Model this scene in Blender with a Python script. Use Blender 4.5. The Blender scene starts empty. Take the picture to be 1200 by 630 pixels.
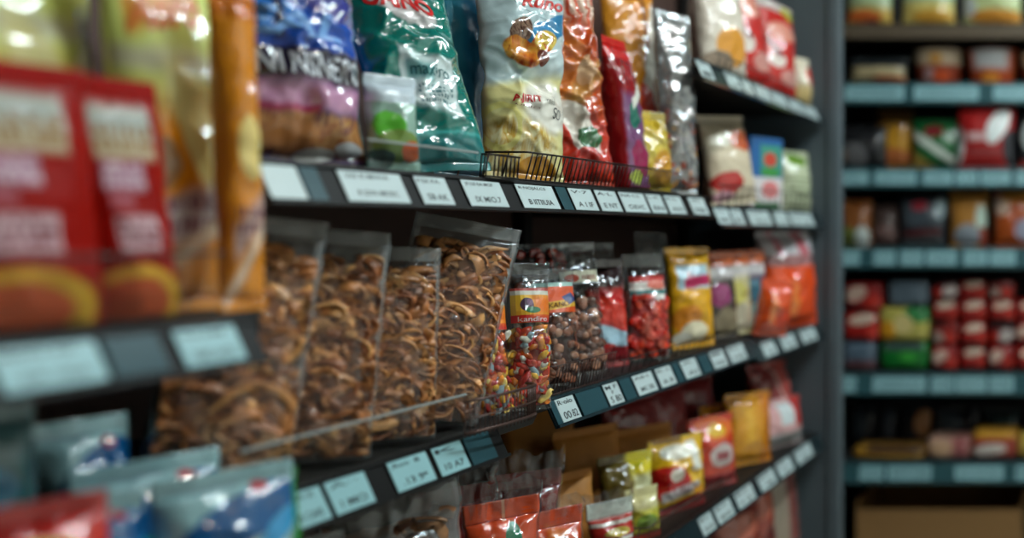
import bpy, bmesh, math, random
from mathutils import Vector, Matrix, Euler, noise as mn
C = bpy.context.scene.collection
R = math.radians
CAM_Z = 1.35
F = 1100.0            # focal length in pixels of the 1200 px wide frame
VX, VY = 1300.0, 270.0

# ------------------------------------------------------------------ helpers
def depth_at(px, X): return F * abs(X) / (VX - px)
def lin(c):
    o = []
    for v in c[:3]:
        v = v / 255.0
        o.append(v / 12.92 if v <= 0.04045 else ((v + 0.055) / 1.055) ** 2.4)
    return (o[0], o[1], o[2], 1.0)

def link(o, parent=None):
    C.objects.link(o)
    if parent is not None: o.parent = parent
    return o
def mesh_obj(name, verts, faces, mats, parent=None, fmat=None, smooth=False, uvs=None):
    me = bpy.data.meshes.new(name)
    me.from_pydata([tuple(v) for v in verts], [], faces)
    for m in (mats if isinstance(mats, (list, tuple)) else [mats]): me.materials.append(m)
    if fmat: me.polygons.foreach_set('material_index', fmat)
    if smooth is True: me.polygons.foreach_set('use_smooth', [True] * len(faces))
    elif smooth: me.polygons.foreach_set('use_smooth', smooth)
    if uvs:
        ul = me.uv_layers.new(name='UVMap')
        for l in me.loops: ul.data[l.index].uv = uvs[l.vertex_index]
    me.update()
    return link(bpy.data.objects.new(name, me), parent)
def tag(o, label=None, cat=None, group=None, kind=None):
    if label: o['label'] = label
    if cat: o['category'] = cat
    if group: o['group'] = group
    if kind: o['kind'] = kind
    return o
def empty(name, loc, rot=(0, 0, 0)):
    o = bpy.data.objects.new(name, None); o.empty_display_size = 0.05
    o.location = loc; o.rotation_euler = rot
    return link(o)

class MB:
    """collects boxes, bars and extrusions into one mesh"""
    def __init__(s): s.v = []; s.f = []
    def add(s, v, f):
        b = len(s.v); s.v += [tuple(q) for q in v]; s.f += [tuple(i + b for i in q) for q in f]
        return s
    def box(s, x0, y0, z0, x1, y1, z1, bev=0.0):
        bm = bmesh.new(); bmesh.ops.create_cube(bm, size=1)
        for q in bm.verts:
            q.co = Vector(((x0 + x1) / 2 + q.co.x * (x1 - x0), (y0 + y1) / 2 + q.co.y * (y1 - y0), (z0 + z1) / 2 + q.co.z * (z1 - z0)))
        if bev > 0: bmesh.ops.bevel(bm, geom=bm.edges[:], offset=bev, segments=2, affect='EDGES', profile=0.5)
        bm.verts.index_update()
        s.add([q.co.copy() for q in bm.verts], [[q.index for q in f.verts] for f in bm.faces]); bm.free()
        return s
    def tube(s, pts, r, n=7, closed=False):
        pts = [Vector(p) for p in pts]; k = len(pts); v = []; f = []
        for i, p in enumerate(pts):
            a = pts[(i - 1) % k] if (closed or i > 0) else p
            b = pts[(i + 1) % k] if (closed or i < k - 1) else p
            d = (b - a).normalized()
            up = Vector((0, 0, 1)) if abs(d.z) < 0.9 else Vector((1, 0, 0))
            e1 = d.cross(up).normalized(); e2 = d.cross(e1)
            for j in range(n):
                t = 2 * math.pi * j / n
                v.append(p + r * (math.cos(t) * e1 + math.sin(t) * e2))
        for i in range(k if closed else k - 1):
            for j in range(n):
                a = i * n + j; b = i * n + (j + 1) % n; i2 = ((i + 1) % k) * n
                f.append((a, b, i2 + (j + 1) % n, i2 + j))
        if not closed:
            f.append(tuple(range(n))[::-1]); f.append(tuple(range((k - 1) * n, k * n)))
        return s.add(v, f)
    def prism_y(s, prof, y0, y1):
        """extrude an (x,z) profile along Y"""
        n = len(prof)
        v = [(x, y0, z) for x, z in prof] + [(x, y1, z) for x, z in prof]
        f = [(i, (i + 1) % n, n + (i + 1) % n, n + i) for i in range(n)] + [tuple(range(n))[::-1], tuple(range(n, 2 * n))]
        return s.add(v, f)
    def prism_x(s, prof, x0, x1):
        n = len(prof)
        v = [(x0, y, z) for y, z in prof] + [(x1, y, z) for y, z in prof]
        f = [(i, (i + 1) % n, n + (i + 1) % n, n + i) for i in range(n)] + [tuple(range(n))[::-1], tuple(range(n, 2 * n))]
        return s.add(v, f)
    def build(s, name, mats, parent=None, smooth=False):
        return mesh_obj(name, s.v, s.f, mats, parent, smooth=smooth)

# ------------------------------------------------------------------ materials
def nmat(name):
    m = bpy.data.materials.new(name); m.use_nodes = True
    nt = m.node_tree; nt.nodes.clear()
    out = nt.nodes.new('ShaderNodeOutputMaterial')
    return m, nt, out
def L(nt, a, b): nt.links.new(a, b)
def plain(name, col, rough=0.5, metal=0.0, spec=0.5, var=0.12, scale=30, bump=0.0, coat=0.0):
    m, nt, out = nmat(name)
    p = nt.nodes.new('ShaderNodeBsdfPrincipled')
    p.inputs['Roughness'].default_value = rough; p.inputs['Metallic'].default_value = metal
    p.inputs['Specular IOR Level'].default_value = spec; p.inputs['Coat Weight'].default_value = coat
    p.inputs['Coat Roughness'].default_value = 0.1
    tc = nt.nodes.new('ShaderNodeTexCoord'); nz = nt.nodes.new('ShaderNodeTexNoise')
    nz.inputs['Scale'].default_value = scale; nz.inputs['Detail'].default_value = 4
    L(nt, tc.outputs['Object'], nz.inputs['Vector'])
    mr = nt.nodes.new('ShaderNodeMapRange'); mr.inputs[3].default_value = 1 - var; mr.inputs[4].default_value = 1 + var
    L(nt, nz.outputs['Fac'], mr.inputs[0])
    mx = nt.nodes.new('ShaderNodeVectorMath'); mx.operation = 'SCALE'
    mx.inputs[0].default_value = lin(col)[:3]; L(nt, mr.outputs[0], mx.inputs['Scale'])
    L(nt, mx.outputs[0], p.inputs['Base Color'])
    if bump:
        b = nt.nodes.new('ShaderNodeBump'); b.inputs['Strength'].default_value = bump; b.inputs['Distance'].default_value = 0.003
        L(nt, nz.outputs['Fac'], b.inputs['Height']); L(nt, b.outputs[0], p.inputs['Normal'])
    L(nt, p.outputs[0], out.inputs[0])
    return m
def ink(name, col, rough=0.35):
    return plain(name, col, rough=rough, var=0.03)
def island_mat(name, palette, rough=0.35, scale=60, coat=0.2, bump=0.3):
    """each loose piece takes its own colour from the palette"""
    m, nt, out = nmat(name)
    p = nt.nodes.new('ShaderNodeBsdfPrincipled'); p.inputs['Roughness'].default_value = rough; p.inputs['Coat Weight'].default_value = coat
    g = nt.nodes.new('ShaderNodeNewGeometry'); cr = nt.nodes.new('ShaderNodeValToRGB')
    cr.color_ramp.interpolation = 'CONSTANT'
    el = cr.color_ramp.elements; n = len(palette)
    while len(el) < n: el.new(0.5)
    for i, c in enumerate(palette):
        el[i].position = i / n; el[i].color = lin(c)
    L(nt, g.outputs['Random Per Island'], cr.inputs[0])
    tc = nt.nodes.new('ShaderNodeTexCoord'); nz = nt.nodes.new('ShaderNodeTexNoise'); nz.inputs['Scale'].default_value = scale
    L(nt, tc.outputs['Object'], nz.inputs['Vector'])
    mr = nt.nodes.new('ShaderNodeMapRange'); mr.inputs[1].default_value = 0.3; mr.inputs[2].default_value = 0.7; mr.inputs[3].default_value = 0.65; mr.inputs[4].default_value = 1.3
    L(nt, nz.outputs['Fac'], mr.inputs[0])
    sc = nt.nodes.new('ShaderNodeVectorMath'); sc.operation = 'SCALE'
    L(nt, cr.outputs[0], sc.inputs[0]); L(nt, mr.outputs[0], sc.inputs['Scale']); L(nt, sc.outputs[0], p.inputs['Base Color'])
    b = nt.nodes.new('ShaderNodeBump'); b.inputs['Strength'].default_value = bump; b.inputs['Distance'].default_value = 0.002
    L(nt, nz.outputs['Fac'], b.inputs['Height']); L(nt, b.outputs[0], p.inputs['Normal'])
    L(nt, p.outputs[0], out.inputs[0])
    return m
def crumple(nt, scale=22, strength=0.5, dist=0.004, seed=0.0):
    tc = nt.nodes.new('ShaderNodeTexCoord')
    mp = nt.nodes.new('ShaderNodeMapping'); mp.inputs['Location'].default_value = (seed, seed * 1.7, seed * 0.3)
    L(nt, tc.outputs['Object'], mp.inputs['Vector'])
    a = nt.nodes.new('ShaderNodeTexNoise'); a.noise_type = 'RIDGED_MULTIFRACTAL'
    a.inputs['Scale'].default_value = scale; a.inputs['Detail'].default_value = 2.5; a.inputs['Distortion'].default_value = 0.8
    L(nt, mp.outputs[0], a.inputs['Vector'])
    v = nt.nodes.new('ShaderNodeTexVoronoi'); v.inputs['Scale'].default_value = scale * 2.2
    L(nt, mp.outputs[0], v.inputs['Vector'])
    ad = nt.nodes.new('ShaderNodeMath'); ad.operation = 'MULTIPLY_ADD'; ad.inputs[1].default_value = 0.5
    L(nt, v.outputs['Distance'], ad.inputs[0]); L(nt, a.outputs[0], ad.inputs[2])
    b = nt.nodes.new('ShaderNodeBump'); b.inputs['Strength'].default_value = strength; b.inputs['Distance'].default_value = dist
    L(nt, ad.outputs[0], b.inputs['Height'])
    return b
def film(name, tint=(235, 240, 242), gain=1.3, base=0.03, rough=0.1, bump=0.6, scale=22, haze=0.0, seed=0.0):
    """thin clear plastic"""
    m, nt, out = nmat(name)
    tr = nt.nodes.new('ShaderNodeBsdfTransparent'); tr.inputs[0].default_value = lin(tint)
    gl = nt.nodes.new('ShaderNodeBsdfGlossy'); gl.inputs['Roughness'].default_value = rough; gl.inputs['Color'].default_value = (0.95, 0.97, 1, 1)
    fr = nt.nodes.new('ShaderNodeLayerWeight'); fr.inputs[0].default_value = 0.5
    pw = nt.nodes.new('ShaderNodeMath'); pw.operation = 'POWER'; pw.inputs[1].default_value = 3.5; L(nt, fr.outputs['Facing'], pw.inputs[0])
    b = crumple(nt, scale, bump, 0.004, seed)
    L(nt, b.outputs[0], gl.inputs['Normal']); L(nt, b.outputs[0], fr.inputs['Normal'])
    ma = nt.nodes.new('ShaderNodeMath'); ma.operation = 'MULTIPLY_ADD'; ma.use_clamp = True
    ma.inputs[1].default_value = gain * .45; ma.inputs[2].default_value = base + .03
    L(nt, pw.outputs[0], ma.inputs[0])
    mx = nt.nodes.new('ShaderNodeMixShader'); L(nt, ma.outputs[0], mx.inputs[0])
    src = tr.outputs[0]
    if haze:
        df = nt.nodes.new('ShaderNodeBsdfDiffuse'); df.inputs[0].default_value = lin((200, 205, 205))
        m2 = nt.nodes.new('ShaderNodeMixShader'); m2.inputs[0].default_value = haze
        L(nt, tr.outputs[0], m2.inputs[1]); L(nt, df.outputs[0], m2.inputs[2]); src = m2.outputs[0]
    L(nt, src, mx.inputs[1]); L(nt, gl.outputs[0], mx.inputs[2]); L(nt, mx.outputs[0], out.inputs[0])
    return m

class Art:
    """printed packaging: shapes laid over each other in the pack's own UVs (u right, v up)"""
    def __init__(s, name, base, rough=0.22, bump=0.4, scale=20, metal=0.0, coat=0.5, wob=0.02, seed=None):
        s.m, s.nt, s.out = nmat(name)
        s.seed = (sum(map(ord, name)) % 97) * 0.37 if seed is None else seed
        s.P = (rough, bump, scale, metal, coat)
        nt = s.nt
        uv = nt.nodes.new('ShaderNodeUVMap'); uv.uv_map = 'UVMap'
        nz = nt.nodes.new('ShaderNodeTexNoise'); nz.inputs['Scale'].default_value = 6; L(nt, uv.outputs[0], nz.inputs['Vector'])
        sb = nt.nodes.new('ShaderNodeVectorMath'); sb.operation = 'SUBTRACT'; sb.inputs[1].default_value = (.5, .5, .5); L(nt, nz.outputs['Color'], sb.inputs[0])
        sc = nt.nodes.new('ShaderNodeVectorMath'); sc.operation = 'SCALE'; sc.inputs['Scale'].default_value = wob; L(nt, sb.outputs[0], sc.inputs[0])
        ad = nt.nodes.new('ShaderNodeVectorMath'); ad.operation = 'ADD'; L(nt, uv.outputs[0], ad.inputs[0]); L(nt, sc.outputs[0], ad.inputs[1])
        s.uv = ad.outputs[0]
        rgb = nt.nodes.new('ShaderNodeRGB'); rgb.outputs[0].default_value = lin(base); s.col = rgb.outputs[0]
    def _local(s, cu, cv, rot):
        nt = s.nt
        a = nt.nodes.new('ShaderNodeVectorMath'); a.operation = 'SUBTRACT'; a.inputs[1].default_value = (cu, cv, 0); L(nt, s.uv, a.inputs[0])
        if rot:
            r = nt.nodes.new('ShaderNodeVectorRotate'); r.rotation_type = 'Z_AXIS'; r.inputs['Angle'].default_value = -R(rot); L(nt, a.outputs[0], r.inputs['Vector']); return r.outputs[0]
        return a.outputs[0]
    def _ramp(s, sock, a, b):
        mr = s.nt.nodes.new('ShaderNodeMapRange'); mr.interpolation_type = 'SMOOTHSTEP'
        mr.inputs[1].default_value = a; mr.inputs[2].default_value = b; mr.inputs[3].default_value = 0; mr.inputs[4].default_value = 1
        L(s.nt, sock, mr.inputs[0]); return mr.outputs[0]
    def _math(s, op, a, b=None):
        m = s.nt.nodes.new('ShaderNodeMath'); m.operation = op
        for i, q in enumerate((a, b)):
            if q is None: continue
            if isinstance(q, (int, float)): m.inputs[i].default_value = q
            else: L(s.nt, q, m.inputs[i])
        return m.outputs[0]
    def mell(s, cu, cv, ru, rv, rot=0, soft=0.06):
        nt = s.nt; l = s._local(cu, cv, rot)
        d = nt.nodes.new('ShaderNodeVectorMath'); d.operation = 'DIVIDE'; d.inputs[1].default_value = (ru, rv, 1); L(nt, l, d.inputs[0])
        mu = nt.nodes.new('ShaderNodeVectorMath'); mu.operation = 'MULTIPLY'; mu.inputs[1].default_value = (1, 1, 0); L(nt, d.outputs[0], mu.inputs[0])
        le = nt.nodes.new('ShaderNodeVectorMath'); le.operation = 'LENGTH'; L(nt, mu.outputs[0], le.inputs[0])
        return s._ramp(s._math('SUBTRACT', 1.0, le.outputs['Value']), -soft, soft)
    def mrect(s, u0, v0, u1, v1, rot=0, soft=0.012):
        nt = s.nt; l = s._local((u0 + u1) / 2, (v0 + v1) / 2, rot)
        ab = nt.nodes.new('ShaderNodeVectorMath'); ab.operation = 'ABSOLUTE'; L(nt, l, ab.inputs[0])
        se = nt.nodes.new('ShaderNodeSeparateXYZ'); L(nt, ab.outputs[0], se.inputs[0])
        x = s._math('SUBTRACT', (u1 - u0) / 2, se.outputs[0]); y = s._math('SUBTRACT', (v1 - v0) / 2, se.outputs[1])
        return s._ramp(s._math('MINIMUM', x, y), -soft, soft)
    def put(s, mask, col):
        mx = s.nt.nodes.new('ShaderNodeMix'); mx.data_type = 'RGBA'
        L(s.nt, mask, mx.inputs['Factor']); L(s.nt, s.col, mx.inputs['A'])
        if isinstance(col, tuple): mx.inputs['B'].default_value = lin(col)
        else: L(s.nt, col, mx.inputs['B'])
        s.col = mx.outputs['Result']; return s
    def rect(s, u0, v0, u1, v1, col, rot=0, soft=0.012): return s.put(s.mrect(u0, v0, u1, v1, rot, soft), col)
    def ell(s, cu, cv, ru, rv, col, rot=0, soft=0.06): return s.put(s.mell(cu, cv, ru, rv, rot, soft), col)
    def ring(s, cu, cv, ru, rv, col, width=0.12, rot=0):
        a = s.mell(cu, cv, ru, rv, rot, 0.03); b = s.mell(cu, cv, ru * (1 - width), rv * (1 - width), rot, 0.03)
        return s.put(s._math('SUBTRACT', a, b), col)
    def palette(s, scale, cols, sx=1.0, sy=1.0):
        """a picture of food: cells of several colours"""
        nt = s.nt
        mp = nt.nodes.new('ShaderNodeMapping'); mp.inputs['Scale'].default_value = (sx, sy, 1); mp.inputs['Location'].default_value = (s.seed, s.seed, 0); L(nt, s.uv, mp.inputs['Vector'])
        v = nt.nodes.new('ShaderNodeTexNoise'); v.inputs['Scale'].default_value = scale; v.inputs['Detail'].default_value = 3; v.inputs['Distortion'].default_value = 0.7
        L(nt, mp.outputs[0], v.inputs['Vector'])
        cr = nt.nodes.new('ShaderNodeValToRGB'); el = cr.color_ramp.elements; n = len(cols)
        while len(el) < n: el.new(0.5)
        for i, c in enumerate(cols):
            el[i].position = 0.3 + 0.4 * i / max(1, n - 1); el[i].color = lin(c)
        L(nt, v.outputs['Fac'], cr.inputs[0]); return cr.outputs[0]
    def prose(s, u0, v0, u1, v1, col, rows=3, cols=14, thr=0.48):
        """rows of small print too fine to read"""
        nt = s.nt
        se = nt.nodes.new('ShaderNodeSeparateXYZ'); L(nt, s.uv, se.inputs[0])
        r = s._math('MULTIPLY', s._math('SUBTRACT', se.outputs[1], v0), rows / (v1 - v0))
        fl = s._math('FLOOR', r); fr = s._math('FRACT', r)
        cx = nt.nodes.new('ShaderNodeCombineXYZ'); L(nt, s._math('MULTIPLY', se.outputs[0], cols * 3.0), cx.inputs[0]); L(nt, s._math('MULTIPLY', fl, 7.3), cx.inputs[1])
        nz = nt.nodes.new('ShaderNodeTexNoise'); nz.inputs['Scale'].default_value = 1; nz.inputs['Detail'].default_value = 0; L(nt, cx.outputs[0], nz.inputs['Vector'])
        a = s._ramp(nz.outputs['Fac'], thr - 0.03, thr + 0.03); b = s._ramp(fr, 0.28, 0.36)
        return s.put(s._math('MULTIPLY', s._math('MULTIPLY', a, b), s.mrect(u0, v0, u1, v1)), col)
    def done(s, spec=0.5):
        nt = s.nt; rough, bump, scale, metal, coat = s.P
        p = nt.nodes.new('ShaderNodeBsdfPrincipled')
        p.inputs['Roughness'].default_value = rough; p.inputs['Metallic'].default_value = metal
        p.inputs['Coat Weight'].default_value = coat; p.inputs['Coat Roughness'].default_value = 0.045; p.inputs['Coat IOR'].default_value = 1.9
        p.inputs['Specular IOR Level'].default_value = spec
        L(nt, s.col, p.inputs['Base Color'])
        if bump:
            b = crumple(nt, scale, min(1, bump * 1.7), 0.006, s.seed); L(nt, b.outputs[0], p.inputs['Normal']); L(nt, b.outputs[0], p.inputs['Coat Normal'])
        L(nt, p.outputs[0], s.out.inputs[0]); return s.m

# ------------------------------------------------------------------ lettering
_tc = {}
def text_shape(txt, shear=0.0, bold=0.0):
    key = (txt, shear, bold)
    if key in _tc: return _tc[key]
    cu = bpy.data.curves.new('lettering', 'FONT'); cu.body = txt; cu.shear = shear; cu.offset = bold; cu.resolution_u = 3
    ob = bpy.data.objects.new('lettering', cu)
    me = bpy.data.meshes.new_from_object(ob)
    v = [tuple(q.co[:2]) for q in me.vertices]; f = [tuple(p.vertices) for p in me.polygons]
    bpy.data.meshes.remove(me); bpy.data.objects.remove(ob); bpy.data.curves.remove(cu)
    x0 = min(q[0] for q in v); x1 = max(q[0] for q in v); y0 = min(q[1] for q in v); y1 = max(q[1] for q in v)
    v = [((x - x0) / (x1 - x0), (y - y0) / max(1e-6, y1 - y0)) for x, y in v]
    _tc[key] = (v, f); return v, f
def cut_shape(v, f, nx, ny):
    bm = bmesh.new(); vs = [bm.verts.new((a, b, 0)) for a, b in v]
    for q in f:
        try: bm.faces.new([vs[i] for i in q])
        except ValueError: pass
    for k in range(1, nx):
        bmesh.ops.bisect_plane(bm, geom=bm.verts[:] + bm.edges[:] + bm.faces[:], plane_co=(k / nx, 0, 0), plane_no=(1, 0, 0))
    for k in range(1, ny):
        bmesh.ops.bisect_plane(bm, geom=bm.verts[:] + bm.edges[:] + bm.faces[:], plane_co=(0, k / ny, 0), plane_no=(0, 1, 0))
    bmesh.ops.triangulate(bm, faces=bm.faces[:])
    bm.verts.index_update()
    out = [tuple(q.co[:2]) for q in bm.verts], [tuple(q.index for q in p.verts) for p in bm.faces]
    bm.free(); return out

# ------------------------------------------------------------------ bags
CREASE = [(math.cos(R(a)), math.sin(R(a)), fx, fz) for a, fx, fz in ((28, 9, 26), (-38, 8, 24), (76, 12, 20))]
def bag_shape(w, h, t, style, seed, wr=1.0, st=0.016, sb=0.012, pinch=0.09, twist=0.0, fold=None, cr=0.5, bs=1.0, waist=None):
    o1 = Vector((seed * 3.1, seed * 1.7, seed * 0.9))
    def f(u, v, side):
        z = v * h
        a = min(1.0, max(0.0, (z - sb) / (h - sb - st)))
        if style == 'pillow': fv = math.sin(math.pi * a) ** 0.5 if 0 < a < 1 else 0.0
        elif style == 'stand': fv = ((1 - a ** 1.6) ** 0.85) * min(1.0, 0.72 + a * 2.5) if z > 0 else 0.72
        elif style == 'block': fv = min(1.0, (1 - a) * 3.2) ** 0.7 if a < 1 else 0.0
        else: fv = 1.0
        if waist: wq = math.exp(-((v - waist[0]) / .06) ** 2)
        p = 2.6 if style != 'block' else 6.0
        fu = max(0.0, 1 - abs(u) ** p) ** 0.62
        th = t / 2 * fv * fu * ((1 - waist[2] * wq) if waist else 1)
        hw = w / 2 * (1 - pinch * fv)
        if waist: hw *= 1 - waist[1] * wq
        if bs != 1.0: q_ = min(1.0, v / .5); hw *= bs + (1 - bs) * q_ * q_ * (3 - 2 * q_)
        x = u * hw
        ds = min(z, h - z) if style == 'pillow' else (h - z)
        near = math.exp(-max(0, ds - 0.012) / 0.03)
        q = Vector((x * 26, z * 26, side * 3.0)) + o1
        n1 = mn.noise(q); n2 = mn.noise(q * 2.3 + Vector((5, 1, 2)))
        cre = mn.noise(Vector((x * 75, z * 9, side * 2.0)) + o1)
        dis = wr * (0.0045 * (1 - abs(n1) * 2.2) * fu * fv + 0.0022 * n2 * fu * fv + 0.0050 * cre * near * fu * (1 if fv > 0 else 0))
        if cr > 0:
            s_ = 0.0
            for k_, (ca, sa, fx, fz) in enumerate(CREASE):
                n_ = mn.noise(Vector(((x * ca + z * sa) * fx, (z * ca - x * sa) * fz, k_ * 7.0 + side * 3.0)) + o1)
                s_ += max(0.0, 1 - abs(n_) * 4.5) ** 1.5
            dis += cr * wr * 0.0042 * s_ * fu * fv
        if fold is not None:
            dd = (v - fold[0]) + 0.25 * (x / w)
            dis -= fold[1] * math.exp(-(dd / 0.035) ** 2) * fu
        if dis < 0: dis = max(dis, -th * 0.8)
        wave = wr * 0.004 * mn.noise(Vector((x * 18, z * 14, 0)) + o1) * (1 - 0.7 * fu * fv)
        y = -side * (max(th, 0.0005) + dis) + wave + twist * u * v * w * 0.5
        ex = wr * 0.0016 * mn.noise(Vector((3.3, z * 40, u)) + o1)
        return Vector((x + ex * abs(u), y, z))
    return f, (st, sb)

def bag_grid(f, v0, v1, nu, nv, crimp=0.0, off=0.0, cap=True):
    verts = []; uvs = []; faces = []; ring = 2 * nu
    for j in range(nv + 1):
        v = v0 + (v1 - v0) * j / nv
        for i in range(nu):
            u = -1 + 2 * i / nu
            q = f(u, v, 1); c = crimp * (0.5 if j % 2 else -0.5)
            verts.append(q + Vector((0, c - off, 0))); uvs.append(((u + 1) / 2, v))
        for i in range(nu):
            u = 1 - 2 * i / nu
            q = f(u, v, -1); c = crimp * (0.5 if j % 2 else -0.5)
            verts.append(q + Vector((0, c + off, 0))); uvs.append(((u + 1) / 2, v))
    for j in range(nv):
        for i in range(ring):
            faces.append((j * ring + i, j * ring + (i + 1) % ring, (j + 1) * ring + (i + 1) % ring, (j + 1) * ring + i))
    if cap:
        faces.append(tuple(range(ring))[::-1]); faces.append(tuple(range(nv * ring, (nv + 1) * ring)))
    return verts, uvs, faces

INK = {}
def inkm(c):
    if c not in INK: INK[c] = ink('printing_ink', c)
    return INK[c]

def rest(ob_list, rot, zs, X, Y, root):
    m = Euler(rot).to_matrix()
    lo = min((m @ Vector(v.co)).z for o in ob_list for v in o.data.vertices)
    root.rotation_euler = rot
    root.location = (X, Y, CAM_Z + zs - lo + 0.0006)

def bag(name, label, cat, px, X, zs, w, h, t, yaw, lean, mat, roll=0, style='pillow', seed=None, wr=1.0, texts=(), group=None,
        res=None, seals=(True, True), st=0.016, sb=0.012, pinch=0.09, twist=0.0, fold=None, cr=0.5, bs=1.0, waist=None, Y=None, dY=0.0, fill=None, header=None, filmmat=None, over=None, sealmat=None):
    """a snack bag; fill/header/filmmat make it a clear bag with something in it"""
    seed = seed if seed is not None else (hash_(label) % 991) * 0.731
    if style != 'pillow': sb = 0.0
    f, _ = bag_shape(w, h, t, style, seed, wr, st, sb, pinch, twist, fold, cr, bs, waist)
    if Y is None: Y = depth_at(px, X)
    Y += dY
    nu, nv = res or (32, 48)
    vs, vt = (sb / h if seals[1] else 0.0), (1 - st / h if seals[0] else 1.0)
    verts, uvs, faces = bag_grid(f, vs, vt, nu, nv)
    fm = [0] * len(faces); mats = [filmmat or mat]; sm = [True] * len(faces)
    sm[-1] = sm[-2] = False
    if filmmat:
        mats.append(F_weld)
        for k_ in range(len(faces) - 2):
            if k_ % (2 * nu) in (0, 1, nu - 2, nu - 1, nu, nu + 1, 2 * nu - 2, 2 * nu - 1): fm[k_] = 1
    for tx in texts:
        txt, u0, v0, u1, v1, col = tx[:6]; opt = tx[6] if len(tx) > 6 else {}
        tv, tf = text_shape(txt, opt.get('shear', 0.0), opt.get('bold', 0.0))
        tv, tf = cut_shape(tv, tf, max(2, int((u1 - u0) * w / 0.004)), max(2, int((v1 - v0) * h / 0.005)))
        b = len(verts); mats.append(inkm(col)); tilt = opt.get('tilt', 0.0); arch = opt.get('arch', 0.0)
        for a, c in tv:
            uu = u0 + (u1 - u0) * a; vv = v0 + (v1 - v0) * c + tilt * (a - 0.5) + arch * (1 - (2 * a - 1) ** 2)
            U = uu * 2 - 1
            e = 0.01
            p0 = f(U, vv, 1); n = (f(U + e, vv, 1) - p0).cross(f(U, vv + e, 1) - p0).normalized()
            verts.append(p0 + n * opt.get('lift', 0.0009)); uvs.append((uu, vv))
        faces += [tuple(i + b for i in q) for q in tf]; fm += [len(mats) - 1] * len(tf); sm += [True] * len(tf)
    root = mesh_obj(name, verts, faces, mats, fmat=fm, smooth=sm, uvs=uvs)
    parts = [root]
    if seals[0]:
        a, b_, c = bag_grid(f, vt, 1.0, nu, 10, crimp=0.0011); parts.append(mesh_obj('top_seal', a, c, sealmat or (F_weld if filmmat is F_noodle else filmmat or mat), root, smooth=True, uvs=b_))
    if seals[1] and style == 'pillow':
        a, b_, c = bag_grid(f, 0.0, vs, nu, 8, crimp=0.0011); parts.append(mesh_obj('bottom_seal', a, c, sealmat or filmmat or mat, root, smooth=True, uvs=b_))
    if fill: fill(f, root, seed, h)
    if header:                                   # a printed card inside the film
        u0, v0, u1, v1, hm, htx = header
        hv = []; huv = []; hf = []; n1, n2 = 10, 6
        for j in range(n2 + 1):
            for i in range(n1 + 1):
                a, c = i / n1, j / n2; uu = u0 + (u1 - u0) * a; vv = v0 + (v1 - v0) * c
                p = f(uu * 2 - 1, vv, 1); hv.append(p + Vector((0, -0.0014, 0))); huv.append((a, c))
        k = len(hv)
        for j in range(n2 + 1):
            for i in range(n1 + 1): hv.append(hv[j * (n1 + 1) + i] + Vector((0, 0.0008, 0))); huv.append((i / n1, j / n2))
        for j in range(n2):
            for i in range(n1):
                a = j * (n1 + 1) + i; q = (a, a + 1, a + n1 + 2, a + n1 + 1); hf.append(q); hf.append(tuple(z + k for z in q)[::-1])
        hm_ = [hm]; hfm = [0] * len(hf)
        for tx in htx:
            txt, a0, c0, a1, c1, col = tx[:6]; opt = tx[6] if len(tx) > 6 else {}
            tv, tf = text_shape(txt, opt.get('shear', 0.0), opt.get('bold', 0.0)); tv, tf = cut_shape(tv, tf, 8, 3)
            b = len(hv); hm_.append(inkm(col))
            for a, c in tv:
                aa = a0 + (a1 - a0) * a; cc = c0 + (c1 - c0) * c + opt.get('tilt', 0) * (a - .5)
                uu = u0 + (u1 - u0) * aa; vv = v0 + (v1 - v0) * cc
                hv.append(f(uu * 2 - 1, vv, 1) + Vector((0, -0.0024, 0))); huv.append((aa, cc))
            hf += [tuple(i + b for i in q) for q in tf]; hfm += [len(hm_) - 1] * len(tf)
        parts.append(mesh_obj('label_card', hv, hf, hm_, root, fmat=hfm, uvs=huv))
    rest(parts, (-R(lean), R(roll), R(90 - yaw)), zs, X, Y, root)
    tag(root, label, cat, group)
    return root
def hash_(s):
    h = 7
    for ch in s: h = (h * 131 + ord(ch)) % 1000003
    return h

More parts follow.
